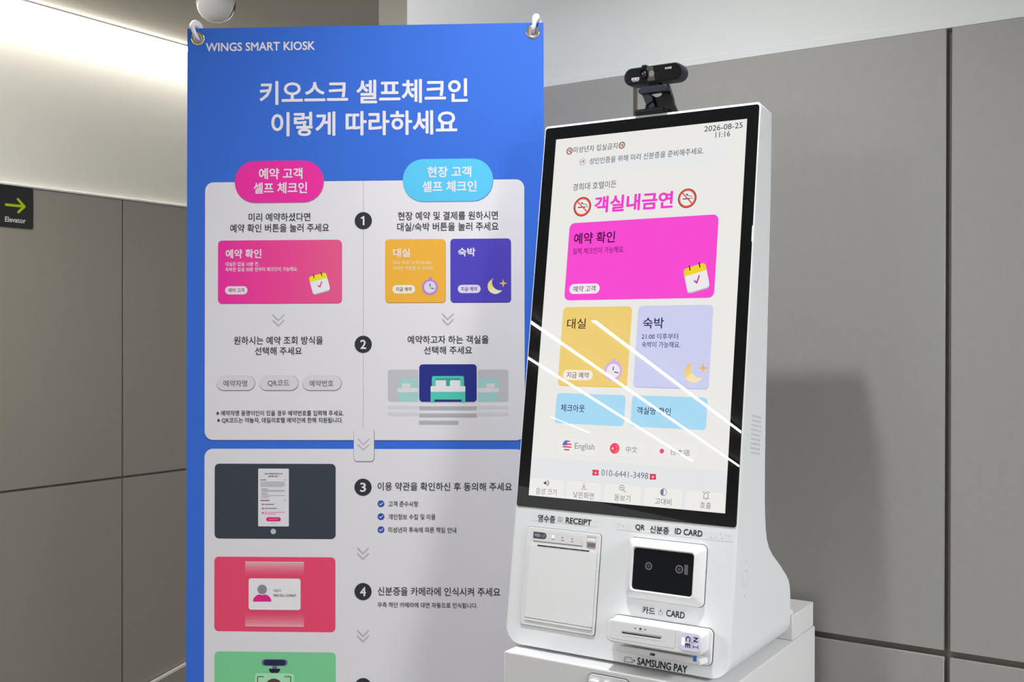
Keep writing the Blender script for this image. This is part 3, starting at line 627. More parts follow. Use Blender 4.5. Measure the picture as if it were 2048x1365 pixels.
# glass front
b = MB(); b.prism(rrect2(-0.1903, -0.3180, 0.1862, 0.3205, 0.0045), -0.0012, 0.003, M_GLASS, 0.0005, 1); b.build('glass_bezel', kio, FIN)
SW, SH = 0.3365 / 2, 0.598 / 2
YS = -0.0013
class SP(Print):
    EPS = 0.00005
def S(base=1): return SP(PK, YS, base)
p = S(0)
SC = Plane(KM, KO)
p.poly([(-SW, -SH), (SW, -SH), (SW, SH), (-SW, SH)], glow(237, 236, 232), 0)
vb_ = p.uv(1260, 928.5)[1]; p.poly([(-SW, -SH), (SW, -SH), (SW, vb_), (-SW, vb_)], glow(231, 232, 234), 1)
dsp = p.build('display', kio, FIN); dsp['label'] = 'lit portrait touch screen showing the check-in menu'
SL, NAVY = glow(70, 76, 92), glow(40, 40, 90)
p = S(); p.text('2026-08-25', (1408.8, 257.6), (1485.5, 251), SL, h=11.2, bold=0.004).text('11:16', (1431.2, 269.8), (1460.3, 267.6), SL, h=11.2, bold=0.004); p.build('clock_lettering', dsp)
p = S()
p.rr(1150, 320, 1452, 324, 2, glow(234, 236, 236), 0.5)
for x, y in ((1139.2, 302.4), (1243.7, 290.7)):
    p.ring(x, y, 5.2, 6.9, glow(120, 34, 30), 1).text('18', (x - 3.2, y), (x + 3.2, y - .4), glow(90, 60, 60), h=7, l=2).stroke([(x - 4, y - 4), (x + 4, y + 4)], 0.9, glow(190, 70, 60), 3)
p.text('미성년자 입실금지', (1147.5, 300.6), (1234.7, 291.6), SL, h=12.5, bold=0.004)
p.ring(1165.3, 324, 5.8, 6.7, glow(205, 130, 130), 1).text('19', (1161.8, 324.2), (1168.8, 323.6), glow(60, 56, 70), h=5.6, bold=0.01, l=2)
p.text('성인인증을 위해 미리 신분증을 준비해주세요.', (1179, 322.8), (1407.6, 301.6), SL, h=13, bold=0.004); p.build('notice_lettering', dsp)
p = S(); p.text('경희대 호텔이든', (1146, 375), (1233.2, 367.8), SL, h=14.5, bold=0.002); p.build('hotel_lettering', dsp)
p = S(); p.text('객실내금연', (1189, 410.6), (1346.4, 398.6), glow(244, 62, 205), h=34, bold=0.032); p.build('headline_lettering', dsp)
for x, y in ((1164.6, 413.8), (1374.4, 396.9)):
    p = S(); r = 19.3
    p.disc(x, y, r, glow(60, 22, 18), 1, 40).disc(x, y, r * 0.93, glow(240, 92, 72), 2, 40).disc(x, y, r * 0.76, glow(240, 238, 236), 3, 40)
    p.stroke([(x - r * .42, y + r * .08), (x + r * .30, y + r * .02)], r * .10, glow(30, 24, 26), 4).disc(x + r * .5, y + r * .0, r * .06, glow(30, 24, 26), 4)
    p.stroke([(x - r * .0, y - r * .36), (x + r * .18, y - r * .24), (x + r * .34, y - r * .28), (x + r * .50, y - r * .12)], r * .06, glow(60, 54, 58), 4).disc(x - r * .02, y - r * .38, r * .09, glow(40, 34, 36), 4)
    p.stroke([(x - r * .56, y - r * .62), (x + r * .56, y + r * .60)], r * .13, glow(236, 80, 66), 5, False); p.build('no_smoking_symbol', dsp)
p = S(); p.quad([(1139, 447.5), (1436.7, 428.3), (1429, 595.3), (1128.7, 602)], 11, glow(250, 74, 212), 1)
DM = glow(74, 14, 74)
p.text('예약 확인', (1148.2, 478), (1230.2, 473.6), DM, h=23, bold=0.016).text('일찍 체크인이 가능해요.', (1146.2, 503.6), (1248.9, 498.6), glow(120, 18, 96), h=13, bold=0.006)
a, c = p.uv(1138.6, 578.4), p.uv(1199.4, 577.4); k = p.k(1160, 578); p.poly(rrect2(a[0], (a[1] + c[1]) / 2 - 10 * k, c[0], (a[1] + c[1]) / 2 + 10 * k, 10 * k), glow(246, 234, 242), 2)
p.text('예약 고객', (1146.7, 578.8), (1191, 577.2), glow(44, 44, 60), h=12, bold=0.004); calendar(p, 1393, 556, 47, 50, glow, 3, tilt=15); p.build('reservation_button', dsp)
p = S(); p.quad([(1126.3, 615.4), (1263.8, 612.3), (1254.7, 775.8), (1115.4, 772.9)], 9, glow(238, 196, 92), 1); x = p.box; p.poly(rrect2(x[0], x[1] + 0.0016, x[2], x[3], 9 * p.k(1180, 700)), glow(240, 208, 118), 2)
p.text('대실', (1134.3, 648.6), (1171.8, 646.8), glow(46, 38, 24), h=20.5, bold=0.006)
a, c = p.uv(1126.3, 750.4), p.uv(1185.8, 750.8); k = p.k(1150, 750); p.poly(rrect2(a[0], (a[1] + c[1]) / 2 - 10 * k, c[0], (a[1] + c[1]) / 2 + 10 * k, 10 * k), glow(246, 238, 228), 3)
p.text('지금 예약', (1133.6, 750.6), (1178, 751), glow(50, 44, 50), h=12, bold=0.004); clock(p, 1226.4, 742.5, 20, glow, 3, glow(238, 232, 242), glow(214, 176, 238)); p.build('day_use_button', dsp)
p = S(); p.quad([(1276.3, 612.7), (1426.2, 609.3), (1418.2, 779.7), (1266.7, 776.3)], 9, glow(188, 190, 236), 1); x = p.box; p.poly(rrect2(x[0], x[1] + 0.0016, x[2], x[3], 9 * p.k(1340, 700)), glow(206, 209, 241), 2)
p.text('숙박', (1286, 647.2), (1327.8, 645.9), glow(34, 34, 92), h=22, bold=0.012).text('21:00 이후부터', (1283.7, 673.6), (1356.4, 673), glow(40, 40, 110), h=12, bold=0.006).text('숙박이 가능해요.', (1283.7, 690), (1361, 689.6), glow(40, 40, 110), h=12.5, bold=0.006)
moon(p, 1388.5, 745, 21, glow, 3, sr=0.50, sdx=0.86, sdy=-0.42); p.build('overnight_button', dsp)
p = S(); p.quad([(1113.8, 786.5), (1251.3, 791), (1247.9, 852.4), (1109.3, 847.8)], 8, glow(170, 220, 246), 1).text('체크아웃', (1121.8, 816.6), (1169.5, 817.2), glow(26, 34, 76), h=15, bold=0.008); p.build('check_out_button', dsp)
p = S(); p.quad([(1263.8, 791), (1414.8, 795.6), (1412.6, 860.3), (1261.5, 854.7)], 8, glow(170, 220, 246), 1).text('객실명 확인', (1274, 822.2), (1341.7, 823), glow(26, 34, 76), h=15, bold=0.008); p.build('room_name_button', dsp)
TXG = glow(128, 134, 146)
def lang(q, build):
    p = S(); p.quad(q, 14, glow(229, 229, 226), 0.5); x = p.box; e = 0.0005; p.poly(rrect2(x[0] + e, x[1] + e, x[2] - e, x[3] - e, 13 * p.k(*q[0])), glow(239, 238, 235), 1); build(p); p.build('language_button', dsp)
def us(p):
    x, y, r = 1134.2, 891.6, 10.6
    c = p.uv(x, y); k = p.k(x, y) * r
    p.disc(x, y, r, glow(244, 236, 238), 2)
    for i in range(-3, 4):
        if i % 2 == 0: continue
        h = 0.13; z = i * 0.27; w = math.sqrt(max(0, 1 - z * z)) * 0.98; p.poly([(c[0] - w * k, c[1] + (z - h) * k), (c[0] + w * k, c[1] + (z - h) * k), (c[0] + w * k, c[1] + (z + h) * k), (c[0] - w * k, c[1] + (z + h) * k)], glow(212, 74, 104), 3)
    p.poly([(c[0], c[1])] + [(c[0] + k * math.cos(math.radians(a)), c[1] + k * math.sin(math.radians(a))) for a in range(90, 181, 9)], glow(86, 120, 190), 4)
    p.text('English', (1149.6, 894.6), (1189.2, 895.8), TXG, h=16)
def cn(p):
    x, y, r = 1229.3, 897.4, 10.8; p.disc(x, y, r, glow(244, 70, 116), 2)
    star = lambda sx, sy, sr: p.pix([(sx + sr * (1 if i % 2 == 0 else .42) * math.sin(i * math.pi / 5), sy - sr * (1 if i % 2 == 0 else .42) * math.cos(i * math.pi / 5)) for i in range(10)], glow(255, 232, 120), 3)
    star(x - 4, y, 3.2)
    for dx, dy in ((3.4, -5.4), (5.2, -1.8), (5, 3), (2.8, 6.4)): star(x + dx, y + dy, 1.3)
    p.text('中文', (1252, 899.5), (1275, 900.2), TXG, h=13)
def jp(p): p.disc(1323.7, 902.8, 4.8, glow(250, 70, 140), 2).text('日本語', (1342.2, 904.8), (1379.8, 905.8), TXG, h=13)
lang([(1115, 876), (1198, 879), (1196, 913), (1113, 910)], us); lang([(1216, 880), (1294, 883), (1292, 917), (1214, 913)], cn); lang([(1306, 884), (1398, 888), (1396, 922), (1304, 918)], jp)
p = S(2); p.text('010-6441-3498', (1202.8, 945.8), (1296.6, 952.6), glow(120, 128, 146), h=12.6, bold=0.004)
for x, y in ((1191.2, 945.6), (1305.8, 953.8)):
    p.rr(x - 6.4, y - 5.6, x + 6.4, y - 1, 2, glow(96, 20, 36), 2).pix([(x - 4.8, y - 2.4), (x + 4.8, y - 2.4), (x + 6.2, y + 1.6), (x + 6.2, y + 6), (x - 6.2, y + 6), (x - 6.2, y + 1.6)], glow(96, 20, 36), 2)
    p.rr(x - 5.6, y - 4.8, x + 5.6, y - 1.6, 1.5, glow(246, 56, 96), 3).pix([(x - 4.2, y - 2.4), (x + 4.2, y - 2.4), (x + 5.4, y + 2), (x + 5.4, y + 5.2), (x - 5.4, y + 5.2), (x - 5.4, y + 2)], glow(246, 56, 96), 3).disc(x, y + 1, 2.2, glow(252, 210, 220), 4)
p.build('telephone_lettering', dsp)
MENU = [((1060.5, 955.2), (1129.5, 959.4)), ((1133.8, 961.4), (1204.2, 966)), ((1208.6, 966.8), (1284, 972.4)), ((1288.4, 973.2), (1366, 979)), ((1371.4, 979.8), (1451.6, 986.4))]
def menu(i, draw):
    p = S(2); a, c = p.uv(*MENU[i][0]), p.uv(*MENU[i][1]); u0_ = max(a[0], -SW + 0.001); u1_ = min(c[0], SW - 0.001); v = (a[1] + c[1]) / 2
    p.poly(rrect2(u0_, -SH + 0.0005, u1_, v, 0.006), glow(226, 226, 227), 2); p.poly(rrect2(u0_ + 0.0005, -SH + 0.0008, u1_ - 0.0005, v - 0.0005, 0.0056), glow(240, 238, 234), 3); draw(p); p.build('menu_button', dsp)
MG = glow(112, 116, 126)
def m0(p):
    x, y = 1090.6, 966.6; p.pix([(x - 3, y - 1.6), (x - .6, y - 1.6), (x + 2, y - 4.6), (x + 2, y + 4.8), (x - .6, y + 1.8), (x - 3, y + 1.8)], glow(60, 60, 78), 4)
    p.ring(x + 1.4, y, 3.2, 4.3, glow(60, 60, 78), 4, -60, 60, 10).ring(x + 1.4, y, 6, 7.2, glow(60, 60, 78), 4, -65, 65, 10); p.text('음성 크기', (1072, 983.2), (1113.3, 984.8), MG, h=13, l=5)
def m1(p):
    x, y = 1168.2, 972; p.stroke([(x, y - 6), (x - .4, y + 3.8)], 1, MG, 4).stroke([(x - 3.6, y + .6), (x - .4, y + 4), (x + 2.8, y + .8)], 1, MG, 4).stroke([(x - 5.6, y + 6.6), (x + 5, y + 7.4)], 1, MG, 4); p.text('낮은화면', (1146.6, 990.2), (1187.6, 992.6), MG, h=13, l=5)
def m2(p):
    x, y = 1243.6, 976.2; p.ring(x, y, 4.6, 5.7, MG, 4).stroke([(x + 3.4, y + 4.4), (x + 7.6, y + 9.2)], 1.2, MG, 4).stroke([(x - 2, y), (x + 2, y + .2)], .9, MG, 4).stroke([(x, y - 2), (x, y + 2)], .9, MG, 4); p.text('돋보기', (1229, 995.2), (1260.7, 998.2), MG, h=13, l=5)
def m3(p):
    x, y = 1327.2, 985.2; p.ring(x, y, 6.2, 7.3, MG, 4); c = p.uv(x, y); k = p.k(x, y) * 6.4
    p.poly([(c[0] + k * math.cos(math.radians(a)), c[1] + k * math.sin(math.radians(a))) for a in range(90, 271, 15)], glow(120, 128, 150), 4); p.text('고대비', (1310, 1002.6), (1342.8, 1005.2), MG, h=13, l=5)
def m4(p):
    x, y = 1412, 991.6; G = glow(80, 80, 92); p.stroke([(x - 5.6, y + 5.4), (x + 5.6, y + 6.4)], 1, G, 4).stroke([(x - 4.2, y + 5.2), (x - 4, y - 2), (x - 2, y - 5), (x + .2, y - 6.2), (x + 2.4, y - 4.8), (x + 4.2, y - 1.6), (x + 4.2, y + 6)], 1, G, 4)
    p.ring(x, y - 1, 7.6, 8.6, G, 4, 28, 62, 6).ring(x, y - 1, 7.6, 8.6, G, 4, 118, 152, 6).stroke([(x - 1, y + 8.4), (x + 1, y + 8.6)], 1, G, 4); p.text('호출', (1400.2, 1010.4), (1422, 1012.4), MG, h=13, l=5)
for i, d in enumerate((m0, m1, m2, m3, m4)): menu(i, d)

# clear label stickers with black lettering on the white front
INKB = decal(30, 32, 36); CLR = mat('label_film', (0.87, 0.90, 0.915), rough=0.35, spec=0.4); FNT = decal(206, 212, 214); ICON_GREY = decal(150, 158, 158)  # last colour is the grey of the small printed icons
def Fp(y=-0.0001): return Print(PK, y, 1)
p = Fp(); p.quad([(1065, 1026.5), (1195, 1039), (1193, 1054.5), (1063, 1041.5)], 1, CLR, 1)
p.text('영수증', (1076.3, 1036.6), (1110.7, 1039.8), INKB, h=15, bold=0.014).text('RECEIPT', (1131.8, 1041.2), (1182.9, 1046), INKB, h=12, bold=0.018)
p.pix([(1116.5, 1034.5), (1125.5, 1035.3), (1125, 1044.3), (1116, 1043.5)], ICON_GREY, 2).pix([(1117.6, 1035.8), (1124.4, 1036.4), (1124, 1043), (1117.2, 1042.4)], CLR, 3)
for y in (1037.6, 1039.4, 1041.2): p.stroke([(1118.4, y), (1122.8, y + .4)], .8, ICON_GREY, 4, False)
p.build('label_sticker', kio, FIN)['label'] = 'clear label above the receipt printer'
p = Fp(); p.quad([(1234, 1046), (1466, 1068.5), (1465, 1085), (1233, 1060)], 1, CLR, 1)
p.text('QR', (1271, 1055.4), (1289.6, 1056.9), INKB, h=13, bold=0.016).text('신분증', (1300.3, 1059), (1338.2, 1062.4), INKB, h=15, bold=0.014).text('ID CARD', (1350, 1063), (1405.2, 1068), INKB, h=12.5, bold=0.018)
for x, y in ((1238, 1050), (1246, 1053), (1256, 1057), (1422, 1076), (1432, 1076), (1441, 1069), (1445, 1078), (1452, 1072), (1458, 1073)): p.disc(x, y, 1.5, FNT, 2, 10)
p.build('label_sticker', kio, FIN)['label'] = 'clear label above the card scanner'
p = Fp(); p.quad([(1280, 1212), (1374, 1220), (1373, 1240), (1280, 1231)], 1, CLR, 1)
p.text('카드', (1285, 1221), (1310.2, 1223.2), INKB, h=15, bold=0.016).text('CARD', (1332.6, 1227.4), (1369.8, 1231.4), INKB, h=13.5, bold=0.018)
p.stroke([(1317.5, 1223), (1317.5, 1229.8), (1325.2, 1230.6), (1325.2, 1224)], .8, ICON_GREY, 3).pix([(1319.4, 1222.6), (1323.4, 1222.9), (1321.4, 1219)], ICON_GREY, 3).disc(1321.2, 1224.2, 1.1, INKB, 3, 8); p.build('label_sticker', kio, FIN)['label'] = 'clear label above the card reader'
p = Fp()
p.text('SAMSUNG PAY', (1274.8, 1323.2), (1374.8, 1339.6), INKB, h=15.5, bold=0.022)
p.stroke([(1249.6, 1315), (1263, 1316.4), (1265.6, 1326.4), (1248.4, 1324), (1249.6, 1315)], .9, INKB, 3).disc(1252, 1319, 1, INKB, 3, 8).pix([(1267.6, 1319.4), (1270.2, 1322.4), (1267.6, 1325)], INKB, 3); p.build('label_sticker', kio, FIN)['label'] = 'black lettering below the card reader'

def rectk(q, h=0.0):
    U = [PK.at(*c, -h) for c in q]
    return (U[0][0] + U[3][0]) / 2, (U[2][1] + U[3][1]) / 2, (U[1][0] + U[2][0]) / 2, (U[0][1] + U[1][1]) / 2
def plate(b, r, rad, y0, y1, m, bev=0.0, seg=2): b.prism(rrect2(*r, rad), y0, y1, m, bev, seg)
def grow(r, d): return (r[0] - d, r[1] - d, r[2] + d, r[3] + d)
# receipt printer
fr = rectk([(1055.6, 1054.2), (1203.5, 1068.4), (1190, 1273.6), (1041.8, 1248)])
b = MB(); plate(b, grow(fr, 0.0005), 0.0048, -0.0008, 0.0005, M_GAP); plate(b, fr, 0.0045, -0.0024, -0.0004, M_PLASTIC, 0.0010, 2); rp = b.build('receipt_printer', kio, FIN)
dr_ = rectk([(1060.4, 1089.4), (1194.6, 1104), (1183, 1262.6), (1049.4, 1240.4)], 0.0025)
b = MB(); plate(b, grow(dr_, 0.0005), 0.001, -0.0026, -0.0018, decal(168, 162, 164)); plate(b, (dr_[0], dr_[1] + 0.0045, dr_[2], dr_[3]), 0.0008, -0.0040, -0.0020, M_PLASTIC, 0.0007, 2); plate(b, (dr_[0], dr_[1], dr_[2], dr_[1] + 0.0035), 0.0005, -0.0040, -0.0020, M_PLASTIC, 0.0006, 2); b.build('paper_door', rp)
p = Fp(-0.0041)
p.stroke([(1075, 1091.6), (1178.6, 1103.2)], 2.4, decal(24, 24, 28), 1, False)
for x in (1092, 1113, 1135, 1156): y = 1091.6 + (x - 1075) * .112; p.stroke([(x, y + 1.6), (x + 6, y + 2.2)], 1.6, decal(225, 226, 228), 2, False)
p.build('paper_slot', rp)
p = Fp(-0.0025); p.quad([(1065, 1062.5), (1166.5, 1072.5), (1165, 1091.5), (1063, 1081)], 1.5, mat('printer_strip', (0.84, 0.835, 0.84), rough=0.35), 0.5)
p.stroke([(1066.8, 1082.7), (1165, 1093.2)], 1.3, decal(120, 118, 124), 2, False); p.build('control_strip', rp)
p = Fp(-0.0025); q = rectk([(1067.4, 1064.2), (1093.6, 1066.6), (1092.6, 1079.4), (1066.6, 1077)], 0.0025); k = (q[3] - q[1]) / 2
P_ = [(q[0], q[1]), (q[2] - k, q[1])] + [(q[2] - k + k * math.cos(math.radians(a)), (q[1] + q[3]) / 2 + k * math.sin(math.radians(a))) for a in range(-80, 81, 16)] + [(q[2] - k, q[3]), (q[0], q[3])]
p.poly(P_, decal(66, 78, 90), 2).text('FEED', (1070, 1070.6), (1081.4, 1071.8), decal(200, 206, 210), h=5.6, bold=0.02, l=3).ring(1087.2, 1072.4, 3.4, 4.1, decal(160, 168, 176), 3).stroke([(1084.8, 1074), (1089.6, 1071.4)], 0.9, decal(200, 206, 210), 3); p.build('feed_button', rp)
for x, y, c_ in ((1106.2, 1073.8, None), (1125.2, 1076.2, decal(40, 40, 46)), (1144.4, 1078.4, decal(40, 40, 46))):
    p = Fp(-0.0025)
    if c_ is None: p.disc(x, y, 2.6, mat('blue_led', (0.1, 0.1, 0.2), emit=(0.72, 0.80, 1.0), power=2.2), 2, 14)
    else: p.disc(x, y, 1.3, c_, 2, 10)
    p.stroke([(x - 2.6, y + 5.4), (x + 2.8, y + 5.9)], 1.1, decal(110, 112, 130), 2, False); o = p.build('status_light', rp)
    if c_ is None: o['label'] = 'lit blue status light'
b = MB(); q = rectk([(1174.4, 1071.2), (1193.6, 1073), (1191.6, 1098), (1172.8, 1095.6)], 0.0025); plate(b, q, 0.0012, -0.0030, -0.0020, decal(200, 194, 194), 0.0004, 1); m_ = (q[1] + q[3]) / 2
b.box(q[0] + 0.0016, q[2] - 0.0006, -0.0062, -0.0028, m_ - 0.001, m_ + 0.0045, M_PLASTIC, 0.001, 2); b.box(q[0] + 0.0025, q[2] - 0.0012, -0.0034, -0.0029, q[1] + 0.0008, m_ - 0.003, decal(168, 150, 140)); b.build('latch', rp)
# card scanner: a raised frame with a dark window
o4 = rectk([(1260.8, 1076), (1415.2, 1089.8), (1408.2, 1216), (1254.2, 1194.6)])
H1 = 0.016
w4 = rectk([(1268.7, 1096.4), (1388.8, 1107.8), (1384.6, 1194.2), (1264.4, 1179)], H1 * 0.75)
b = MB(); plate(b, grow(o4, 0.0007), 0.0082, -0.0006, 0.0005, M_GAP)
rg = []
for rr_, rad, y in ((o4, 0.0078, -0.0004), (o4, 0.0078, -0.0045), (grow(o4, -0.0006), 0.0074, -0.0060)):
    rg.append([(u, y, v) for u, v in rrect2(*rr_, rad)])
mid = (w4[0] - 0.0032, w4[1] - 0.0032, w4[2] + 0.0032, w4[3] + 0.0032)
for rr_, rad, y in ((mid, 0.0066, -H1 + 0.0004), (grow(w4, 0.0022), 0.0058, -H1), (grow(w4, 0.0008), 0.0052, -H1 + 0.0006), (w4, 0.005, -H1 + 0.0030)):
    rg.append([(u, y, v) for u, v in rrect2(*rr_, rad)])
b.loft(rg, M_PLASTIC, False, True); sc = b.build('card_scanner', kio, FIN)
b = MB(); plate(b, w4, 0.005, -H1 + 0.0029, -0.001, M_WINDOW); b.build('scanner_window', sc)
ys = -H1 + 0.0029
for x, y, r in ((1297.4, 1132.8, 7.8), (1358.5, 1139.4, 8.4)):
    p = Print(PK, ys, 1); p.ring(x, y, r * .72, r, mat('lens_ring', (0.16, 0.17, 0.17), rough=0.3), 1).disc(x, y, r * .45, mat('lens_core', (0.03, 0.028, 0.034), rough=0.08), 1, 20); p.build('camera_lens', sc)
p = Print(PK, ys, 1); p.pix([(1369, 1130), (1376.4, 1131), (1375.6, 1151), (1368.4, 1150)], mat('sensor_grey', (0.10, 0.095, 0.09), rough=0.3), 1); p.build('sensor', sc)
# card reader
H2 = 0.044
fl = rectk([(1238, 1232.3), (1427, 1257.6), (1427, 1331), (1238, 1303)]); fl = (-0.0005, fl[1] - 0.0005, 0.1610, -0.4660)
ft_ = rectk([(1213, 1240), (1403, 1265.5), (1402, 1312), (1212, 1284)], H2)
b = MB(); plate(b, grow(fl, 0.0007), 0.0085, -0.0006, 0.0005, M_GAP); plate(b, fl, 0.008, -0.004, -0.0004, M_PLASTIC, 0.0012, 2)
fa = (ft_[0], ft_[1], ft_[2], ft_[3])
rg = []
back = (0.0040, fa[1] - 0.0005, 0.1560, fl[3] - 0.0012)
for rr_, rad, y in ((back, 0.0085, -0.0030), (back, 0.0085, -0.012), (grow(fa, 0.0012), 0.0100, -H2 + 0.0065), (grow(fa, 0.0010), 0.0100, -H2 + 0.0030), (grow(fa, 0.0), 0.0092, -H2 + 0.0006), (grow(fa, -0.0016), 0.0078, -H2)):
    rg.append([(u, y, v) for u, v in rrect2(*rr_, rad, 8)])
b.loft(rg, M_PLASTIC, True, True); cr = b.build('card_reader', kio, FIN)
lip = (fa[0] + 0.0165, fl[1] + 0.0012, fa[2] + 0.012, fa[1] - 0.0024)
lq = rectk([(1236, 1292.6), (1402, 1317), (1400, 1331), (1233, 1306)], H2 * 0.72); lip = (lq[0], max(lq[1], fl[1] - 0.002), lq[2], lq[3])
b = MB(); plate(b, (lip[0], lip[1], lip[2], lip[3]), 0.0035, -H2 * 0.72, -0.003, M_PLASTIC, 0.002, 3); lp = b.build('lower_lip', cr)
p = Print(PK, -H2 * 0.72, 1); p.pix([(1386.6, 1309.6), (1393.8, 1310.8), (1392.8, 1324.6), (1385.6, 1323.4)], decal(52, 128, 226), 1); o = p.build('sticker', lp); o['label'] = 'small blue sticker'
p = Print(PK, -H2 * 0.72, 1); p.pix([(1300, 1306.8), (1310.2, 1308.2), (1309.8, 1313), (1299.6, 1311.6)], INKB, 1).disc(1302.4, 1309.6, .9, decal(220, 220, 220), 2, 8); p.build('card_mark', lp)
p = Print(PK, -H2, 1)
p.quad([(1222, 1245), (1351.5, 1263), (1350.5, 1297), (1222, 1280)], 6, decal(196, 200, 204), 1); x = p.box; p.poly(rrect2(x[0], x[1] + .0005, x[2] - .0005, x[3], 0.0046), mat('reader_face', (0.85, 0.86, 0.87), rough=0.35), 2)
p.quad([(1221.5, 1250), (1224.6, 1250.5), (1224, 1273), (1221, 1272.5)], 1, decal(245, 246, 247), 3)
for x_ in (1270.8, 1290.6): y_ = 1258 + (x_ - 1270.8) * .14; p.pix([(x_ - 1.8, y_ - 1.6), (x_ + 1.8, y_ - 1.4), (x_, y_ + 1.8)], INKB, 3)
p.pix([(1279, 1256.8), (1283.2, 1257.3), (1283, 1260.8), (1278.8, 1260.3)], INKB, 3); p.stroke([(1275, 1262.4), (1286, 1263.8)], .7, decal(170, 172, 176), 3, False); p.build('reader_face', cr)
p = Print(PK, -H2, 4); p.stroke([(1243.5, 1263.2), (1324, 1274)], 2.4, decal(188, 178, 178), 4, False).stroke([(1244.4, 1265.8), (1322, 1277.4)], 2.2, decal(22, 22, 26), 5, False).stroke([(1243.5, 1269.6), (1324, 1281.2)], 3.2, decal(246, 247, 248), 4, False); p.build('card_slot', cr)
b = MB(); nb = rectk([(1361, 1263.8), (1402.2, 1270), (1400.6, 1306.4), (1359.4, 1300.4)], H2)
plate(b, nb, 0.0055, -H2 - 0.0010, -H2 + 0.0006, mat('lilac_key', (0.70, 0.69, 0.86), rough=0.3, emit=(0.62, 0.60, 1.0), power=0.14), 0.0005, 1); nk = b.build('lit_key', cr); nk['label'] = 'lilac lit key with rotated lettering'
yk = -H2 - 0.0011; p = Print(PK, yk, 1)
def rot_text(p, ch, x, y, w, h):
    V, Fc, D = text_geo(ch); c = p.uv(x, y); k = p.k(x, y); sx, sy = w * k / D[0], h * k / D[1]
    for i, (ox, oy) in enumerate(((0, 0), (.03, 0), (-.03, 0), (0, .03), (0, -.03))):
        p.b.add([(c[0] + (q[1] + oy - D[1] / 2) * sy, p.y - p.EPS * (2 + .1 * i), c[1] - (q[0] + ox - D[0] / 2) * sx) for q in V], Fc, decal(40, 40, 56))
rot_text(p, 'N', 1391.4, 1280.4, 8.6, 9.6); p.stroke([(1386.2, 1294.3), (1396, 1295.6)], 1.3, decal(40, 40, 56), 2, False); rot_text(p, 'C', 1376.2, 1278.6, 9.6, 10); rot_text(p, 'E', 1375.4, 1292.4, 7.6, 10)
p.stroke([(1391.6, 1292.2), (1391.2, 1292.2)], .2, decal(40, 40, 56), 2, False)
for dx in (-4.8, 4.8): p.stroke([(1391.2 + dx, 1291.4 + dx * .15), (1391 + dx, 1298.6 + dx * .15)], 1.2, decal(40, 40, 56), 2, False)
p.stroke([(1376, 1285), (1390, 1287.2)], .7, decal(90, 90, 110), 2, False).stroke([(1383.4, 1274), (1382.6, 1299)], .6, decal(150, 150, 170), 2, False)
p.rr(1363.8, 1275.6, 1368.4, 1291.6, 2, mat('white_led', (.5, .5, .5), emit=(1, 1, 1), power=1.2), 2); p.build('key_lettering', nk)

# right side of the body: speaker slots, round cover, two pin holes
ns = KM[:, 0]; cs = ns @ KO + U1 + 0.0001
def side(px, py):
    d = ray(px, py); X = d * (cs / (ns @ d)) - KO; L = KU.T @ X; return float(L[1]), float(L[2])
b = MB()
for i in range(9):
    for j in range(6):
        f, g = i / 8.0, j / 5.0
        x = (1505.7 + (1502.1 - 1505.7) * f) * (1 - g) + (1521.4 + (1518.1 - 1521.4) * f) * g; y = (831.9 + (905.7 - 831.9) * f) * (1 - g) + (836 + (908.4 - 836) * f) * g
        c = side(x, y); w, h = 0.0009, 0.0016
        b.add([(U1 + 0.00015, c[0] + w * math.cos(t * math.pi / 4), c[1] + h * math.sin(t * math.pi / 4)) for t in range(8)], [tuple(range(8))], M_GAP)
b.build('speaker_grille', kio, KIN)
b = MB(); c = side(1491, 1157.2); n = 32; r0, r1 = 0.0113, 0.0118
V = []
for i in range(n):
    a = 2 * math.pi * i / n
    for r in (r0, r1): V.append((U1 + 0.0002, c[0] + r * math.cos(a), c[1] + r * math.sin(a)))
b.add(V, [(2 * i, 2 * i + 1, (2 * i + 3) % (2 * n), (2 * i + 2) % (2 * n)) for i in range(n)], decal(176, 178, 182))
for q in ((1492.6, 1122), (1489.3, 1191.8)):
    d_ = side(*q); b.add([(U1 + 0.0002, d_[0] + 0.0010 * math.cos(t * math.pi / 4), d_[1] + 0.0016 * math.sin(t * math.pi / 4)) for t in range(8)], [tuple(range(8))], M_STEEL)
b.build('side_cover', kio, KIN)

# ------------------------------------------------------------------ webcam on the kiosk
YW = 0.045
def w_(px, py, y=YW): return PKU.at(px, py, y)
def wz(x, y, yy=YW): return w_(1240 + x / 10.5, 110 + y / 10.5, yy)
wc = thing('webcam', 'black webcam clipped on the top edge of the kiosk', 'webcam', MK @ Matrix.Translation((0.01, 0.07, 0.322)))
WIN = Matrix.Translation((-0.01, -0.07, -0.322))
cl, crr = wz(80, 470), wz(1290, 330); zc_ = (cl[1] + wz(1300, 330)[1]) / 2; hh = 0.0142; x0, x1 = cl[0], wz(1310, 330)[0]
rg = []
for y, d in ((YW, 0.0012), (YW + 0.0006, 0.0003), (YW + 0.002, 0.0), (YW + 0.022, 0.0), (YW + 0.028, 0.002), (YW + 0.030, 0.005)):
    rg.append([(u, y, v) for u, v in rrect2(x0 + d, zc_ - hh + d, x1 - d, zc_ + hh - d, hh - d - 0.0002, 10)])
b = MB(); b.loft(rg, M_DARKP, True, True); wb = b.build('camera_body', wc, WIN)
b = MB(); plate(b, (x0 + 0.0030, zc_ - hh + 0.0022, x1 - 0.0020, zc_ + hh - 0.0020), hh - 0.0022, YW - 0.0012, YW + 0.0004, M_BLACK, 0.0004, 1); b.build('face_plate', wb)
lc = wz(512, 405); yf = YW - 0.0012
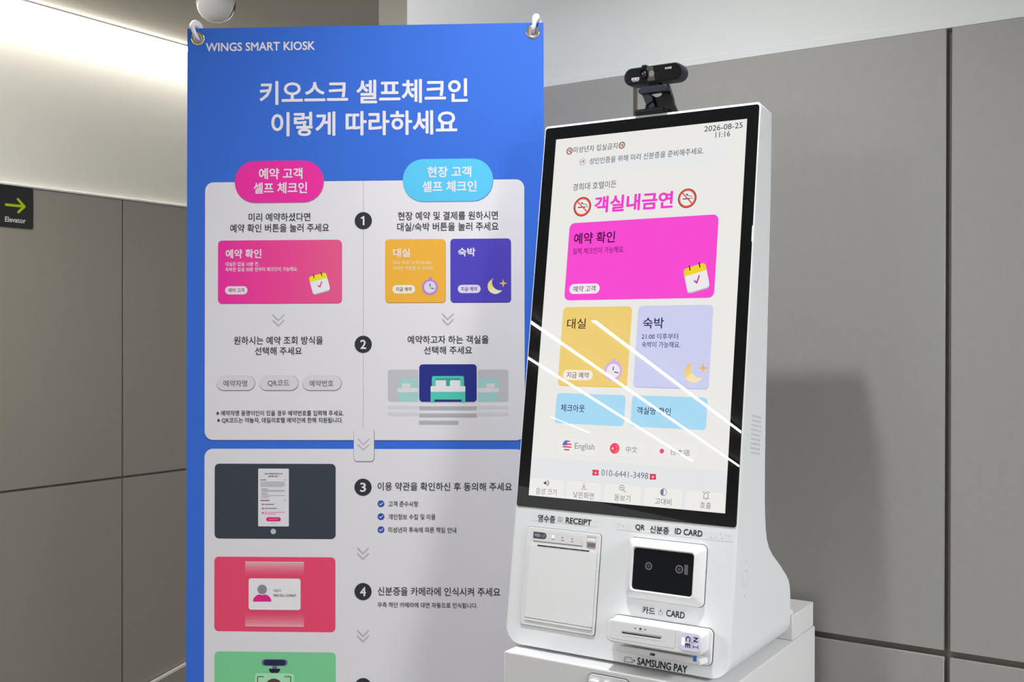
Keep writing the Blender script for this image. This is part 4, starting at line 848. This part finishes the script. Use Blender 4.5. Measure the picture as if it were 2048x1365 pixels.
b = MB(); b.lathe([(0.0, -0.001), (0.0045, -0.001), (0.0072, -0.0035), (0.0078, -0.0035), (0.0080, 0.0)], M_BLACK, c=(lc[0], yf, lc[1]), axis='y', n=32)
b.build('lens_barrel', wb)
b = MB(); b.lathe([(0.0, -0.0028), (0.0030, -0.0022), (0.0046, -0.0008), (0.0046, 0.0)], M_LENS, c=(lc[0], yf, lc[1]), axis='y', n=24); b.build('lens', wb)
tb = wz(508, 235); b = MB(); b.box(tb[0] - 0.004, tb[0] + 0.004, YW - 0.002, YW + 0.012, zc_ + hh - 0.001, zc_ + hh + 0.0022, M_DARKP, 0.0008, 2); b.build('shutter_tab', wb)
PW = Plane(KU, KO); 
p = Print(PW, yf, 1); p.disc(1240 + 660 / 10.5, 110 + 392 / 10.5, 6.2, mat('shutter_window', (0.20, 0.17, 0.16), rough=0.35), 2, 24)
p.pix([(1240 + 560 / 10.5, 110 + 250 / 10.5), (1240 + 690 / 10.5, 110 + 232 / 10.5), (1240 + 735 / 10.5, 110 + 530 / 10.5), (1240 + 575 / 10.5, 110 + 548 / 10.5)], mat('shutter_panel', (0.035, 0.042, 0.034), rough=0.3), 1); p.build('privacy_shutter', wb)
p = Print(PW, yf, 1); p.text('nutz', (1330.4, 136.6), (1343.7, 134.6), decal(215, 215, 220), h=4.6, bold=0.02); p.build('brand_lettering', wb)
p = Print(PW, yf, 1); p.pix([(1263, 156.4), (1278.4, 154.2), (1278.6, 159.4), (1263.2, 161.4)], decal(196, 200, 204), 1).stroke([(1265, 163), (1277.6, 161.4)], 1.2, decal(196, 200, 204), 1, False); p.stroke([(1265, 159), (1269.4, 158.4)], 1.6, decal(90, 94, 100), 2, False).stroke([(1272.6, 157.4), (1277, 156.8)], 1.6, decal(90, 94, 100), 2, False); p.build('resolution_sticker', wb)
b = MB(); q = wz(660, 570); b.box(q[0] - 0.007, q[0] + 0.013, YW + 0.004, YW + 0.014, zc_ - hh - 0.0045, zc_ - hh + 0.0015, M_BLACK, 0.001, 2); b.build('swivel', wc, WIN)
n0, n1 = wz(365, 720), wz(985, 660); zt_, zb_ = wz(680, 640)[1], wz(640, 790)[1]
b = MB(); b.prism(rrect2(n0[0], zb_, n1[0], zt_, 0.006), YW + 0.002, YW + 0.014, M_DARKP, 0.0012, 2); b.build('neck', wc, WIN)
b = MB(); b.prism([wz(*q) for q in ((430, 810), (585, 790), (650, 955), (530, 1050))], YW + 0.004, YW + 0.012, M_DARKP, 0.0006, 1); b.prism([wz(*q) for q in ((555, 1045), (655, 985), (680, 1140), (595, 1160))], YW + 0.006, YW + 0.014, M_DARKP, 0.0006, 1)
b.prism([wz(*q) for q in ((500, 1010), (535, 1050), (520, 1160), (470, 1160))], YW + 0.008, YW + 0.014, M_BLACK); b.build('front_arm', wc, WIN)
Yb = YW + 0.014
b = MB(); b.prism([wz(x, y, Yb) for x, y in ((600, 790), (650, 820), (690, 862), (755, 888), (830, 872), (880, 830), (860, 760), (965, 640), (1000, 600), (1085, 880), (1108, 1010), (1190, 1190), (1150, 1230), (700, 1200), (650, 1000))], Yb, Yb + 0.010, M_BLACK, 0.0006, 1); b.build('rear_arm', wc, WIN)
c0, c1 = wz(315, 1200), wz(990, 1180)
zk = 0.3212
b = MB(); b.box(c0[0], c1[0], YW - 0.002, YW + 0.045, zk, zk + 0.0042, M_BLACK, 0.0014, 2); b.box(c0[0], c1[0] - 0.006, YW - 0.002, YW + 0.006, zk + 0.003, zk + 0.0095, M_BLACK, 0.0016, 2); b.build('clip_base', wc, WIN)
